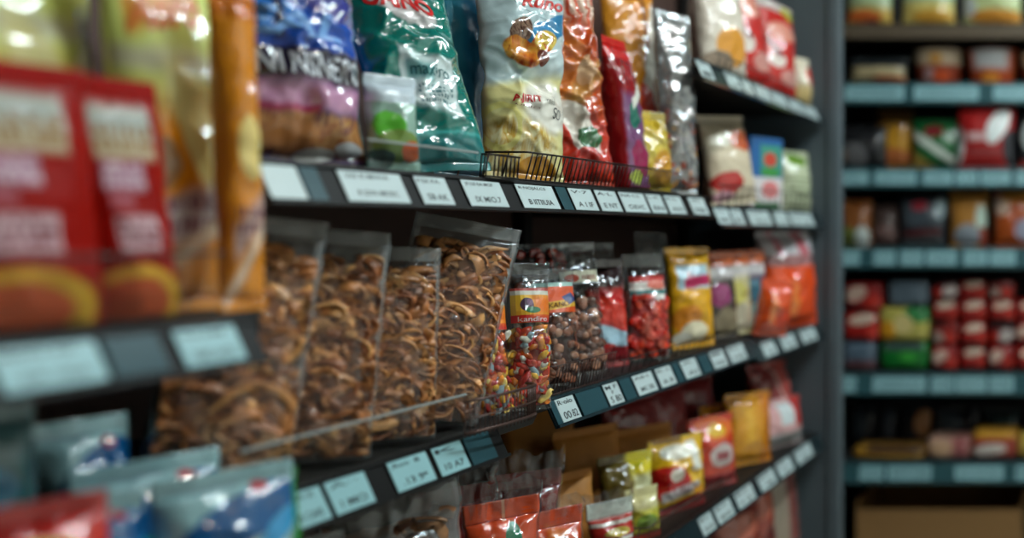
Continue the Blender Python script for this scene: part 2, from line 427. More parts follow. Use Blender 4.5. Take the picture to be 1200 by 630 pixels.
# fillings -------------------------------------------------------------
def curl_fill(n, mat, core, vtop=0.88, size=1.0):
    def go(f, root, seed, h):
        rnd = random.Random(int(seed * 100) + 5)
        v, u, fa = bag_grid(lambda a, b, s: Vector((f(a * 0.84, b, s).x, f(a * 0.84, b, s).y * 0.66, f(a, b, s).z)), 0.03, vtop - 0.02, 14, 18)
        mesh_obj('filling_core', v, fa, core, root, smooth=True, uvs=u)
        V = []; Fc = []
        for k in range(n):
            uu = rnd.uniform(-0.86, 0.86); vv = rnd.uniform(0.035, vtop - 0.05 * rnd.random())
            side = 1 if rnd.random() < 0.72 else -1
            c = f(uu, vv, side); cen = Vector((c.x * 0.95, c.y * rnd.uniform(0.5, 0.84), c.z))
            r = rnd.uniform(0.008, 0.018) * size; ang = rnd.uniform(1.2, 3.4); wd = rnd.uniform(0.0045, 0.0082) * size; a0 = rnd.uniform(0, 6.28)
            M = (Euler((rnd.uniform(-.7, .7) + R(90), rnd.uniform(-.9, .9), rnd.uniform(-.6, .6)))).to_matrix()
            st = rnd.uniform(1.0, 2.2); m = 11; tw = rnd.uniform(-2.2, 2.2); ph = rnd.uniform(0, 3); b = len(V)
            for i in range(m + 1):
                s = i / m; a = a0 + ang * s
                p = Vector((r * st * math.cos(a), r * math.sin(a), 0.008 * size * (s - .5) * math.sin(ph)))
                d = Vector((math.cos(a), math.sin(a), 0)); z = Vector((0, 0, 1)); q = tw * s + ph
                e1 = d * math.cos(q) + z * math.sin(q); e2 = -d * math.sin(q) + z * math.cos(q)
                g = wd * (0.45 + 0.55 * math.sin(math.pi * min(1, max(0, s * 1.1 - .05))))
                for x1, y1 in ((-1, -.28), (1, -.28), (1, .28), (-1, .28)):
                    pt = cen + M @ (p + e1 * (x1 * g) + e2 * (y1 * g))
                    lim = abs(f(max(-.98, min(.98, uu)), vv, side).y)
                    pt.y = max(-lim * 0.9, min(lim * 0.9, pt.y)); pt.z = max(0.005, min(pt.z, h * vtop + 0.01))
                    hw = abs(f(0.91, min(0.97, max(.02, pt.z / h)), 1).x); pt.x = max(-hw, min(hw, pt.x))
                    V.append(pt)
            for i in range(m):
                for j in range(4): Fc.append((b + i * 4 + j, b + i * 4 + (j + 1) % 4, b + i * 4 + 4 + (j + 1) % 4, b + i * 4 + 4 + j))
            Fc.append((b, b + 1, b + 2, b + 3)); Fc.append((b + m * 4, b + m * 4 + 3, b + m * 4 + 2, b + m * 4 + 1))
        o = mesh_obj('crunchy_curls', V, Fc, mat, root, smooth=True); o['kind'] = 'stuff'
    return go
_ico = {}
def lump(kind):
    if kind in _ico: return _ico[kind]
    bm = bmesh.new(); bmesh.ops.create_icosphere(bm, subdivisions=2 if kind != 'bar' else 1, radius=1)
    bm.verts.index_update(); v = [q.co.copy() for q in bm.verts]; fa = [tuple(q.index for q in p.verts) for p in bm.faces]; bm.free()
    _ico[kind] = (v, fa); return v, fa
def lump_fill(n, mat, core, rad, vtop=0.72, name='nut_filling', stretch=(1, 1, 1), rough=0.25, twist=False, v0=0.03):
    def go(f, root, seed, h):
        rnd = random.Random(int(seed * 100) + 9)
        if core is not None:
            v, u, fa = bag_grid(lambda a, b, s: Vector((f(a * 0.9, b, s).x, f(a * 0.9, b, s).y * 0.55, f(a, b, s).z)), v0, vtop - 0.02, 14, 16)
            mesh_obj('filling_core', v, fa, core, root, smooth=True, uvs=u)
        bv, bf = lump('ball'); V = []; Fc = []
        for k in range(n):
            uu = rnd.uniform(-0.9, 0.9); vv = rnd.uniform(v0 + .02, vtop); side = 1 if rnd.random() < .8 else -1
            c = f(uu, vv, side); r = rad * rnd.uniform(.75, 1.2)
            cen = Vector((c.x * .94, c.y * rnd.uniform(.5, .72), c.z))
            M = Euler((rnd.uniform(0, 6), rnd.uniform(0, 6), rnd.uniform(0, 6))).to_matrix(); o = Vector((rnd.random() * 9, rnd.random() * 9, rnd.random() * 9)); b = len(V)
            lim = max(0.002, abs(c.y) * 0.9)
            for q in bv:
                p = Vector((q.x * stretch[0], q.y * stretch[1], q.z * stretch[2])) * (1 + rough * mn.noise(q * 1.8 + o))
                if twist and abs(q.x) > .8: p = Vector((p.x * 1.25, p.y * 1.5, p.z * 1.5))
                p = cen + M @ (p * r); p.y = max(-lim, min(lim, p.y)); p.z = max(0.004, p.z)
                V.append(p)
            Fc += [tuple(i + b for i in q) for q in bf]
        o = mesh_obj(name, V, Fc, mat, root, smooth=True); o['kind'] = 'stuff'
    return go

# ------------------------------------------------------------------ the setting
M_floor = plain('floor_vinyl', (190, 184, 174), 0.3, scale=6, var=.1)
M_wall = plain('painted_wall', (146, 146, 142), 0.7, scale=8)
M_ceil = plain('ceiling_board', (120, 122, 120), 0.8, scale=10)
def struct(name, b, m): o = b.build(name, m); o['kind'] = 'structure'; return o
XL, XR, Y0, Y1, ZT = -3.2, 1.9, -3.0, 4.5, 3.0
struct('floor', MB().box(XL, Y0, -0.1, XR, Y1, 0.0), M_floor)
struct('ceiling', MB().box(XL, Y0, ZT, XR, Y1, ZT + .1), M_ceil)
struct('wall_left', MB().box(XL - .1, Y0, 0, XL, Y1, ZT), M_wall)
struct('wall_right', MB().box(XR, Y0, 0, XR + .1, Y1, ZT), plain('pale_wall', (214, 210, 200), 0.8, scale=8))
struct('wall_back', MB().box(XL, Y1, 0, XR, Y1 + .1, ZT), M_wall)
struct('wall_front', MB().box(XL, Y0 - .1, 0, XR, Y0, ZT), M_wall)

# lamps over the aisle
M_house = plain('lamp_housing', (150, 155, 155), 0.4)
def emit(name, col, s):
    m, nt, out = nmat(name); e = nt.nodes.new('ShaderNodeEmission'); e.inputs[0].default_value = col; e.inputs[1].default_value = s
    L(nt, e.outputs[0], out.inputs[0]); return m
LAMP = 1.0
M_tube = emit('led_diffuser', (0.80, 0.97, 1.0, 1), 112 * LAMP)
M_spot = emit('spot_lens', (1.0, 0.96, 0.9, 1), 600 * LAMP)
M_spotd = emit('spot_lens_dim', (1.0, 0.95, 0.86, 1), 210 * LAMP)
for i, (x, y) in enumerate(((0.62, 1.6), (0.62, 2.95))):
    r = empty('ceiling_lamp', (x, y, ZT - 0.16))
    b = MB(); b.box(-.055, -.5, 0.012, .055, .5, .06, .004); b.build('housing', M_house, r)
    b = MB(); b.tube([(0, -.44, .06), (0, -.44, .16)], .004); b.tube([(0, .44, .06), (0, .44, .16)], .004); b.build('hanger', M_house, r)
    b = MB(); b.box(-.03, -.49, 0, .03, .49, .014, .003); b.build('diffuser', M_tube, r)
    tag(r, ('linear ceiling lamp over the middle of the aisle', 'linear ceiling lamp over the far end of the aisle')[i], 'lamp', 'aisle ceiling lamps')
for i, (x, y) in enumerate(((.1, .35), (.1, 1.3), (.1, 2.15))):
    r = empty('ceiling_spotlight', (x, y, ZT - 0.14))
    b = MB(); b.tube([(0, 0, .02), (0, 0, .11)], .04, 16); b.tube([(0, 0, .11), (0, 0, .14)], .012, 10); b.build('housing', M_house, r)
    b = MB(); b.tube([(0, 0, .0), (0, 0, .021)], .03, 16); b.build('lens', M_spotd if i == 0 else M_spot, r)
    tag(r, ('round ceiling spotlight nearest the camera above the red pouches', 'round ceiling spotlight above the teal bag', 'round ceiling spotlight above the gold bag')[i], 'lamp', 'aisle spotlights')

# ------------------------------------------------------------------ shelving
M_metal = plain('shelf_metal', (26, 24, 23), 0.55, spec=.3, metal=0.0, scale=14)
M_dark = plain('dark_back_panel', (92, 68, 60), 0.6, scale=10)
M_panel = plain('slate_end_panel', (84, 96, 102), 0.5, scale=9)
M_railA = plain('rail_black', (13, 12, 12), 0.45, scale=20, spec=.2)
M_railB = plain('rail_teal', (28, 44, 49), 0.25, scale=20, coat=.3)
M_railS = plain('rail_far', (50, 88, 94), 0.3, scale=20, coat=.2)
TILT = R(24)
def rail_profile(xf, zc, hh):
    """tilted ticket channel: plate with a lip at top and bottom; the foot stands further out than the head"""
    ux, uz = -math.sin(TILT), math.cos(TILT); nx, nz = math.cos(TILT), math.sin(TILT)
    def P(n, s): return (xf + n * nx + s * ux, zc + n * nz + s * uz)
    a = hh / 2
    return [P(-.004, -a), P(.004, -a - .001), P(.004, -a + .004), P(0, -a + .004), P(0, a - .004), P(.004, a - .004), P(.004, a + .001), P(-.004, a)]
def shelf(root, xf, zc, y0, y1, railm, xb=-1.335, hh=.05, rail=True, ry=None, label=None):
    zt = zc + hh / 2
    b = MB(); b.prism_y([(xb, CAM_Z + zt - .026), (xf - .03, CAM_Z + zt - .026), (xf - .026, CAM_Z + zt - .024), (xf - .016, CAM_Z + zt - .002), (xf - .020, CAM_Z + zt), (xb, CAM_Z + zt)], y0, y1)
    s = b.build('shelf', M_metal, root)
    if rail:
        b = MB(); a0, a1 = ry or (y0, y1); b.prism_y(rail_profile(xf, CAM_Z + zc, hh), a0, a1); b.build('price_rail', railm, s)
    return zt
XF, XN = -0.9, -0.8
# near bay, standing 10 cm further into the aisle
bay1 = empty('shelving_bay', (-1.1, .5, 0)); tag(bay1, 'near shelving bay carrying the red pouches, standing proud of the others', 'shelving', 'shelving bays of the gondola')
def P_(root, b, name, m, smooth=False):
    b.v = [(x - root.location.x, y - root.location.y, z - root.location.z) for x, y, z in b.v]; return b.build(name, m, root, smooth)
def fix(root):      # children were written in world coordinates
    for ch in [o for o in bpy.data.objects if o.parent == root]:
        ch.location = -Vector(root.location)
b = MB().box(-1.36, -.3, .0, -1.34, .955, 2.1); b.build('back_panel', M_dark, bay1)
for y in (-.3, .93): MB().box(-1.345, y, 0, -1.30, y + .03, 2.1, .003).build('upright', M_metal, bay1)
zE = shelf(bay1, XN, -.103, -.28, .884, M_railA, hh=.044)
MB().box(-1.335, .884, CAM_Z + zE - .026, -.86, .95, CAM_Z + zE).build('shelf_wing', M_metal, bay1)
zF = shelf(bay1, XN, -.42, -.28, .958, M_railA, hh=.044)
fix(bay1)
bay2 = empty('shelving_bay', (-1.1, 1.5, 0)); tag(bay2, 'middle shelving bay carrying the noodle bags and the teal bag', 'shelving', 'shelving bays of the gondola')
MB().box(-1.36, .96, 0, -1.34, 2.14, 2.1).build('back_panel', M_dark, bay2)
for y in (.965, 2.105): MB().box(-1.345, y, 0, -1.31, y + .03, 2.1, .003).build('upright', M_metal, bay2)
zA = shelf(bay2, XF, .052, .995, 2.145, M_railA, ry=(.995, 2.12))
zBL = shelf(bay2, XF, -.311, .97, 1.508, M_railA, ry=(.97, 1.392))
zBR = shelf(bay2, XF, -.296, 1.520, 2.385, M_railB, ry=(1.515, 2.385))
zC = shelf(bay2, XF, -.655, .97, 2.14, M_railB)
zH = shelf(bay2, XF, -1.06, .97, 2.14, M_railB)
fix(bay2)
bay3 = empty('shelving_bay', (-1.1, 2.5, 0)); tag(bay3, 'far shelving bay ending at the slate upright panel', 'shelving', 'shelving bays of the gondola')
MB().box(-1.36, 2.145, 0, -1.34, 2.94, 2.1).build('back_panel', M_dark, bay3)
MB().box(-1.345, 2.9, 0, -1.31, 2.93, 2.1, .003).build('upright', M_metal, bay3)
zD = shelf(bay3, XF, .355, 2.16, 2.93, M_railB, ry=(2.0625, 2.93))
zG = shelf(bay3, XF, .032, 2.155, 2.93, M_railB)
zB3 = shelf(bay3, XF, -.312, 2.39, 2.93, M_railB)
zC3 = shelf(bay3, XF, -.655, 2.145, 2.93, M_railB)
zH3 = shelf(bay3, XF, -1.06, 2.145, 2.93, M_railB)
fix(bay3)
ep = empty('end_panel', (-1.1, 2.96, 0)); tag(ep, 'tall slate grey end panel closing the far end of the shelves', 'panel')
MB().box(-1.40, 2.945, 0, -.87, 2.975, 2.2, .002).build('board', M_panel, ep)
MB().box(-.885, 2.935, 0, -.845, 2.985, 2.2, .006).build('edge_post', M_panel, ep)
fix(ep)

# ------------------------------------------------------------------ price tags
M_card = plain('tag_card', (196, 214, 216), 0.35, var=.05, scale=50, coat=.6)
M_cardb = plain('tag_card_aqua', (150, 196, 202), 0.3, var=.08, scale=40, coat=.6)
M_blank = plain('blank_insert', (42, 74, 82), 0.3, var=.15, scale=35, coat=.05, spec=.2)
INKD = (34, 40, 44)
TAGS = 'price tags along the gondola rails'
def price_tag(px0, px1, xf, zc, lines, label, hgt=.040, m=None, blank=False):
    ya, yb = depth_at(px0, xf), depth_at(px1, xf); w = (yb - ya) * .96
    b = MB().box(-w / 2, -.0006, -hgt / 2, w / 2, .0006, hgt / 2, .0004)
    verts, faces = list(b.v), list(b.f); fm = [0] * len(faces)
    for txt, a0, c0, a1, c1 in lines:
        tv, tf = text_shape(txt, 0, 0.012); k = len(verts)
        for a, c in tv: verts.append((-w / 2 + w * (a0 + (a1 - a0) * a), -.0009, -hgt / 2 + hgt * (c0 + (c1 - c0) * c)))
        faces += [tuple(i + k for i in q) for q in tf]; fm += [1] * len(tf)
    o = mesh_obj('blank_card' if blank else 'price_tag', verts, faces, [m or M_card, inkm(INKD)], fmat=fm)
    nx, nz = math.cos(TILT), math.sin(TILT)
    o.location = (xf + .0022 * nx, (ya + yb) / 2, CAM_Z + zc + .0022 * nz)
    o.rotation_euler = (-TILT, 0, R(90))
    tag(o, label, 'card' if blank else 'price tag', TAGS)
    return o
def ln(top, bot, split=True): return [(top, .06, .76, .78, .91), (bot, .18, .15, .84, .38)]
A_, B_ = .052, -.296
T = [  # px0, px1, xf, zc, lines, label
 (307, 352, XF, A_, [], 'glare-washed white tag at the near end of the rail under the blue bag'),
 (398, 474, XF, A_, ln('-A0 R·MWA', '8 (DN MDEC'), 'wide white price tag under the blue and purple bag'),
 (488, 526, XF, A_, ln('F·EA KA.', 'SB·AK'), 'narrow white price tag under the left part of the teal bag'),
 (543, 590, XF, A_, ln('JF·LIS EA MOF', 'IX MIO.7'), 'white price tag under the gap between teal bag and wire fence'),
 (606, 651, XF, A_, ln('R·NOJALCS', 'B IITIIUIA'), 'white price tag under the near corner of the upper wire fence'),
 (668, 696, XF, A_, ln('V·7', 'A I IF'), 'white price tag with curled yellow lower corner below the wire fence'),
 (699, 724, XF, A_, ln('A·L', 'E NT'), 'white price tag right after the one with the curled yellow corner'),
 (727, 757, XF, A_, ln('NA·CS', 'OEVC'), 'wide price tag below the dark red and purple bag'),
 (759, 777, XF, A_, ln('L·A', 'EN'), 'slim price tag below the left half of the gold bag'),
 (780, 800, XF, A_, ln('KL', 'AN'), 'price tag below the right half of the gold bag'),
 (808, 827, XF, A_, ln('A', 'IB'), 'last price tag on the rail under the silver topped bag'),
 (838, 855, XF, .032, ln('AL', 'ME'), 'first price tag on the small lowered rail under the cream and red bag'),
 (857, 870, XF, .032, ln('A', 'E'), 'second price tag on the lowered rail under the cream and red bag'),
 (876, 902, XF, .032, ln('NO', '40'), 'wide price tag under the blue and white carton'),
 (907, 922, XF, .032, ln('L', '2'), 'price tag between the blue carton and the pale green jar bag'),
 (925, 952, XF, .032, ln('AN', '19'), 'price tag at the end of the lowered rail beside the end panel'),
 (817, 834, XF, .355, ln('A', 'I'), 'first bright tag on the high rail under the cream bag'),
 (850, 866, XF, .355, ln('E', '3'), 'second bright tag on the high rail under the cream bag'),
 (869, 881, XF, .355, ln('E', '7'), 'slim bright tag on the high rail where the red bags begin'),
 (884, 902, XF, .355, ln('EA', '31'), 'bright tag on the high rail under the nearer red bag'),
 (904, 921, XF, .355, ln('EA', '31'), 'bright tag on the high rail under the farther red bag'),
 (924, 940, XF, .355, ln('E', '8'), 'grey tag on the high rail under the short cream bag'),
 (942, 957, XF, .355, ln('E', '8'), 'last grey tag on the high rail beside the end panel'),
 (653, 675, XF, B_, [('R·olo', .08, .72, .86, .93), ('00', .14, .10, .52, .42), ('82', .6, .10, .9, .42)], 'sharp pale price tag below the near wire basket of nut bags'),
 (709, 726, XF, B_, [('M F', .1, .72, .86, .92), ('F', .4, .5, .55, .66), ('S 80', .16, .1, .9, .4)], 'pale price tag below the right end of the wire basket'),
 (743, 766, XF, B_, ln('AB·I', 'MC 58'), 'pale price tag below the red film bag'),
 (770, 788, XF, B_, ln('K·I', 'A 8'), 'pale price tag below the red candy bag'),
 (799, 817, XF, B_, ln('A', 'AI'), 'pale price tag below the yellow bag with blue label'),
 (833, 849, XF, B_, ln('I', 'FE'), 'pale price tag below the nearest orange headed packet'),
 (853, 872, XF, B_, ln('E', 'HE'), 'last pale price tag on the middle rail beside the orange sack'),
 (893, 908, XF, -.312, ln('E', '9'), 'half hidden tag under the orange sacks'),
 (915, 931, XF, -.312, ln('E', '9'), 'blurred tag on the far rail under the larger orange sack'),
 (938, 955, XF, -.312, ln('E', '6'), 'blurred tag on the far rail touching the end panel'),
 (332, 380, XF, -.311, ln('N A·E', 'IB CAIS'), 'aqua price tag nearest the camera below the curl bags'),
 (384, 432, XF, -.311, ln('A··', 'I MO'), 'aqua price tag with a bright glare spot below the curl bags'),
 (457, 504, XF, -.311, ln('Aot· B', '.13 9*'), 'aqua price tag reading figures below the tall curl bag'),
 (509, 544, XF, -.311, ln('K', '10 A7'), 'aqua price tag beside the dark blank card'),
 (820, 835, XF, -.655, ln('E', '55'), 'lowest visible tag on the bottom right rail'),
 (838, 857, XF, -.655, ln('E', '82'), 'tag on the bottom right rail below the orange red bag'),
 (862, 882, XF, -.655, ln('E', '12'), 'tag on the bottom right rail below the golden bags'),
 (889, 907, XF, -.655, ln('E', '4'), 'tag on the bottom right rail below the pink packet'),
 (911, 927, XF, -.655, ln('E', '7'), 'tag on the bottom right rail just past the pink packet'),
 (932, 950, XF, -.655, ln('E', '5'), 'last tag on the bottom right rail against the end panel'),
 (-12, 118, XN, -.103, ln('MAN AE', 'JUR  ONA'), 'big blurred aqua tag under the red pouches', ),
 (206, 280, XN, -.103, ln('AOM', 'NIE ACE'), 'blurred aqua tag under the orange slim bag'),
]
for q in T: price_tag(*q, m=M_cardb if q[3] in (-.311, -.103) else M_card, hgt=.034 if q[2] == XN else .040)
for q in [(647, 653, XF, B_, 'dark teal blank card at the near end of the middle rail'), (677, 707, XF, B_, 'dark teal blank card between two pale tags under the wire basket'),
          (728, 741, XF, B_, 'dark teal blank card below the red film bag'), (790, 797, XF, B_, 'sliver of dark blank card below the red candy bag'), (820, 831, XF, B_, 'dark blank card below the yellow bag with blue label'),
          (546, 576, XF, -.311, 'dark blank card at the far end of the curl bags rail'), (122, 190, XN, -.103, 'dark blank card between the two blurred aqua tags'),
          (654, 666, XF, A_, 'dark blank card under the upper wire fence'), (354, 376, XF, A_, 'grey blank card beside the glare-washed tag')]:
    price_tag(q[0], q[1], q[2], q[3], [], q[4], m=M_blank, blank=True, hgt=.034 if q[2] == XN else .041)

# ------------------------------------------------------------------ wire fences and clear fences
M_wire = plain('dark_wire', (44, 38, 36), 0.35, metal=.6)
M_wireb = plain('brown_wire', (84, 62, 56), 0.35, metal=.5)
M_acry = film('clear_acrylic', tint=(247, 249, 249), gain=.7, base=-.02, rough=.12, bump=0.0)
M_edge = plain('acrylic_edge', (150, 158, 156), 0.3, var=.05)
def wire_fence(y0, y1, xf, z0, z1, n, out, label, m, ret=0.0, r=.0011):
    root = empty('wire_fence', (xf, (y0 + y1) / 2, CAM_Z + z0))
    def W(y, s): return (s * out, y - root.location.y, s * (z1 - z0))
    def path(s):
        p = []
        if ret: p += [(s * out - ret, y0 - root.location.y, s * (z1 - z0)), (s * out - ret * .5, y0 - root.location.y, s * (z1 - z0))]
        c = .006
        p += [(s * out - c, y0 - root.location.y, s * (z1 - z0)), (s * out - c * .3, y0 - root.location.y + c * .3, s * (z1 - z0)), (s * out, y0 - root.location.y + c, s * (z1 - z0))]
        p += [W(y1, s)]
        return p
    for s in (0.03, 1): MB().tube(path(s), r * 1.5).build('rail', m, root, True)
    for k in range(n + 1):
        y = y0 + .012 + (y1 - y0 - .014) * k / n
        MB().tube([W(y, 0.0), W(y, .5), W(y, 1)], r, 6).build('wire', m, root, True)
    if ret:
        for q in (.3, .6, 1): MB().tube([(-ret * q, y0 - root.location.y, 0), (out - ret * q, y0 - root.location.y, z1 - z0)], r, 6).build('wire', m, root, True)
    tag(root, label, 'fence', 'wire fences along shelf fronts'); return root
wire_fence(depth_at(610, -.915), depth_at(792, -.915), -.915, zA + .001, zA + .045, 40, .012, 'dark wire fence in front of the white, orange and gold bags', M_wire, ret=.10)
wire_fence(depth_at(572, -.901), depth_at(607, -.901), -.901, zA + .001, zA + .034, 6, .003, 'short dark wire fence at the right foot of the teal bag', M_wire, ret=.012)
wire_fence(depth_at(642, -.912), depth_at(716, -.912), -.912, zBR + .001, zBR + .050, 20, .010, 'brown wire basket front holding the nut bags', M_wireb, ret=.03, r=.0007)
wire_fence(depth_at(724, -.912), depth_at(830, -.912), -.912, zBR + .001, zBR + .030, 14, .008, 'low dark wire fence in front of the red candy bag', M_wire)
wire_fence(depth_at(752, -.912), depth_at(842, -.912), -.912, zC + .001, zC + .050, 24, .012, 'wire basket front below the yellow and red bag', M_wireb, ret=.05)
wire_fence(depth_at(838, -.912), depth_at(930, -.912), -.912, zD + .001, zD + .03, 14, .008, 'thin wire fence on the high shelf before the red bags', M_wire)
wire_fence(depth_at(842, -.912), depth_at(950, -.912), -.912, zG + .001, zG + .05, 16, .006, 'dark wire fence before the blue and white carton', M_wire)
M_edged = plain('smoked_edge', (40, 34, 30), 0.4, var=.05)
def clear_fence(y0, y1, xf, z0, z1, label, em=None):
    root = empty('clear_fence', (xf, (y0 + y1) / 2, CAM_Z + z0)); d = (y1 - y0) / 2
    MB().box(-.001, -d, 0, .001, d, z1 - z0 - .003).build('acrylic_strip', M_acry, root)
    MB().box(-.0016, -d, z1 - z0 - .003, .0016, d, z1 - z0, .0005).build('top_edge', em or M_edge, root)
    tag(root, label, 'fence', 'clear fences along shelf fronts'); return root
clear_fence(.975, depth_at(546, -.903), -.903, zBL + .001, zBL + .058, 'clear plastic fence with pale top edge before the curl bags')
clear_fence(-.1, .868, -.818, zE + .001, zE + .062, 'clear plastic fence across the feet of the red pouches', M_edged)
clear_fence(depth_at(430, -.906), depth_at(560, -.906), -.906, zA + .001, zA + .036, 'clear plastic fence across the foot of the teal bag')
# curved basket around the candy bags
def curved_basket():
    y0, y1 = depth_at(548, -.876), depth_at(632, -.876)
    root = empty('wire_basket', (-.876, (y0 + y1) / 2, CAM_Z + zBL))
    d = (y1 - y0) / 2
    pl = [(-.004, -d), (.004, -d * .5), (.008, 0), (.008, d * .5), (.004, d * .8), (-.008, d * .95), (-.02, d)]
    def ring(z): return [(x, y, z) for x, y in pl]
    for z, r in ((.008, .0022), (.028, .0014), (.052, .0022)): MB().tube(ring(z), r).build('rail', M_wireb, root, True)
    for i in range(len(pl) - 1):
        for s in (0, .2, .4, .6, .8):
            x = pl[i][0] + (pl[i + 1][0] - pl[i][0]) * s; y = pl[i][1] + (pl[i + 1][1] - pl[i][1]) * s
            MB().tube([(x, y, .002), (x, y, .052)], .0008, 5).build('wire', M_wireb, root, True)
    tag(root, 'rounded brown wire basket around the mixed candy bags', 'basket', 'wire fences along shelf fronts')
curved_basket()

# ------------------------------------------------------------------ packaging designs
F_thin = film('clear_film', tint=(246, 248, 248), gain=1.8, base=.03, rough=.08, bump=.9, scale=20)
F_weld = film('welded_film', tint=(240, 242, 242), gain=1.4, base=.06, rough=.15, bump=.8, scale=20, haze=.24, seed=9)
F_silver = film('silver_film', tint=(200, 205, 205), gain=2.4, base=.30, rough=.16, bump=1.0, scale=16, haze=.3, seed=7)
F_wrap = film('loose_wrap', tint=(246, 246, 246), gain=1.8, base=.02, rough=.08, bump=1.0, scale=18, haze=.02, seed=8)
F_noodle = film('clear_film_matt', tint=(248, 246, 243), gain=1.2, base=.02, rough=.14, bump=.6, scale=9, haze=.05, seed=2)
F_crisp = film('crinkled_film', tint=(246, 248, 248), gain=2.2, base=.05, rough=.14, bump=1.0, scale=34, seed=4)
F_hazy = film('milky_film', tint=(215, 215, 212), gain=1.4, base=.05, rough=.18, bump=.7, scale=20, haze=.16, seed=5)
M_curl = island_mat('toasted_curl', [(184, 120, 64), (164, 100, 50), (200, 138, 78), (146, 84, 42), (176, 112, 58), (214, 156, 94)], .42, bump=.4)
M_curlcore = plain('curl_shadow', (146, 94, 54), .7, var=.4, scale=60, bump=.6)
M_nut = island_mat('glazed_nut', [(112, 60, 40), (142, 80, 54), (170, 106, 78), (96, 48, 32), (196, 136, 104)], .16, coat=1)
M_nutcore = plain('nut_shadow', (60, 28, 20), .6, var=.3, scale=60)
M_candy = island_mat('wrapped_candy', [(214, 60, 24), (232, 140, 30), (190, 28, 24), (236, 180, 50), (226, 222, 204), (226, 98, 30), (220, 120, 30), (178, 30, 30), (206, 44, 26), (150, 176, 184), (240, 206, 110)], .15, coat=.8)
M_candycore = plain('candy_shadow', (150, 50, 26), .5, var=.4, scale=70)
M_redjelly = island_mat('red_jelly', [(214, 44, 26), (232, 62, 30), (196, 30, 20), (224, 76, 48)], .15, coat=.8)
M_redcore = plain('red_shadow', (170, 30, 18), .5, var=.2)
M_orange = island_mat('orange_sticks', [(236, 88, 24), (226, 70, 16), (244, 104, 40)], .2, coat=.7)
M_orangecore = plain('orange_shadow', (214, 70, 16), .4, var=.2, coat=.6)
M_mix = island_mat('party_mix', [(150, 60, 40), (196, 120, 70), (220, 190, 150), (180, 40, 30), (230, 160, 60), (120, 60, 40)], .25, coat=.4)
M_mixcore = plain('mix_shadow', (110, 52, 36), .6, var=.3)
M_dim = island_mat('dark_sweets', [(70, 60, 50), (110, 96, 66), (60, 40, 60), (140, 120, 90)], .3, coat=.5)
M_strip = island_mat('brown_strips', [(120, 70, 40), (150, 98, 60), (90, 48, 26), (170, 120, 80)], .45)

WHITE = (238, 240, 238)
# --- top shelf, middle bay
def a_blue():
    a = Art('blue_bag_print', (52, 40, 110), wob=.04, bump=.5, scale=9, coat=.9)
    a.rect(-.1, .44, 1.1, .72, (24, 84, 190), soft=.05).rect(0, .66, 1, .78, (30, 24, 62), soft=.03).ell(.25, .60, .2, .07, (40, 124, 214)).ell(.8, .64, .25, .06, (60, 64, 150)).rect(.30, .48, .36, .9, (26, 20, 48), soft=.03)
    a.rect(-.1, .325, 1.1, .455, (34, 26, 58)).rect(-.1, .21, 1.1, .325, (206, 150, 186), soft=.03).rect(.0, .19, .6, .23, (178, 40, 90), soft=.02)
    a.put(a.mrect(-.1, .04, 1.1, .20, 0, .02), a.palette(9, [(90, 50, 36), (170, 100, 50), (206, 150, 90), (120, 50, 40), (200, 160, 130)], 1, .8))
    a.ell(.42, .12, .2, .07, (186, 120, 60), soft=.2).ell(.15, .06, .1, .035, (214, 214, 206)).ell(.62, .045, .14, .03, (220, 222, 220)).ell(.85, .07, .1, .03, (196, 200, 204)).rect(-.1, -.1, 1.1, .02, (90, 60, 60))
    return a.done()
def a_teal():
    a = Art('teal_bag_print', (0, 124, 112), rough=.2, bump=.3, scale=7, coat=1.0, wob=.05)
    a.rect(-.1, .84, 1.1, 1.1, (6, 104, 100), soft=.06).ell(.45, .75, .34, .085, (226, 222, 222), rot=-14, soft=.08).ell(.5, .755, .27, .055, (222, 214, 212), rot=-14)
    a.rect(.3, .25, .82, .5, (214, 232, 232), rot=-6, soft=.02).rect(.36, .38, .6, .46, (120, 190, 188), rot=-6, soft=.03).prose(.42, .27, .76, .36, (90, 130, 134), 4, 16)
    a.rect(-.1, .0, 1.1, .14, (10, 120, 122), soft=.02).rect(-.1, .145, 1.1, .16, (60, 172, 168), soft=.01)
    return a.done()
def a_navy():
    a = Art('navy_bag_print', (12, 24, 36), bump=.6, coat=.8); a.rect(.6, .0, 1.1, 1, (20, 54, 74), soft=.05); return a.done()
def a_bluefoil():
    a = Art('blue_foil_print', (26, 112, 146), bump=.3, scale=8, coat=.7); a.rect(.0, .0, .3, 1, (52, 150, 178), soft=.06).rect(.7, 0, 1, 1, (14, 62, 90), soft=.05); return a.done()
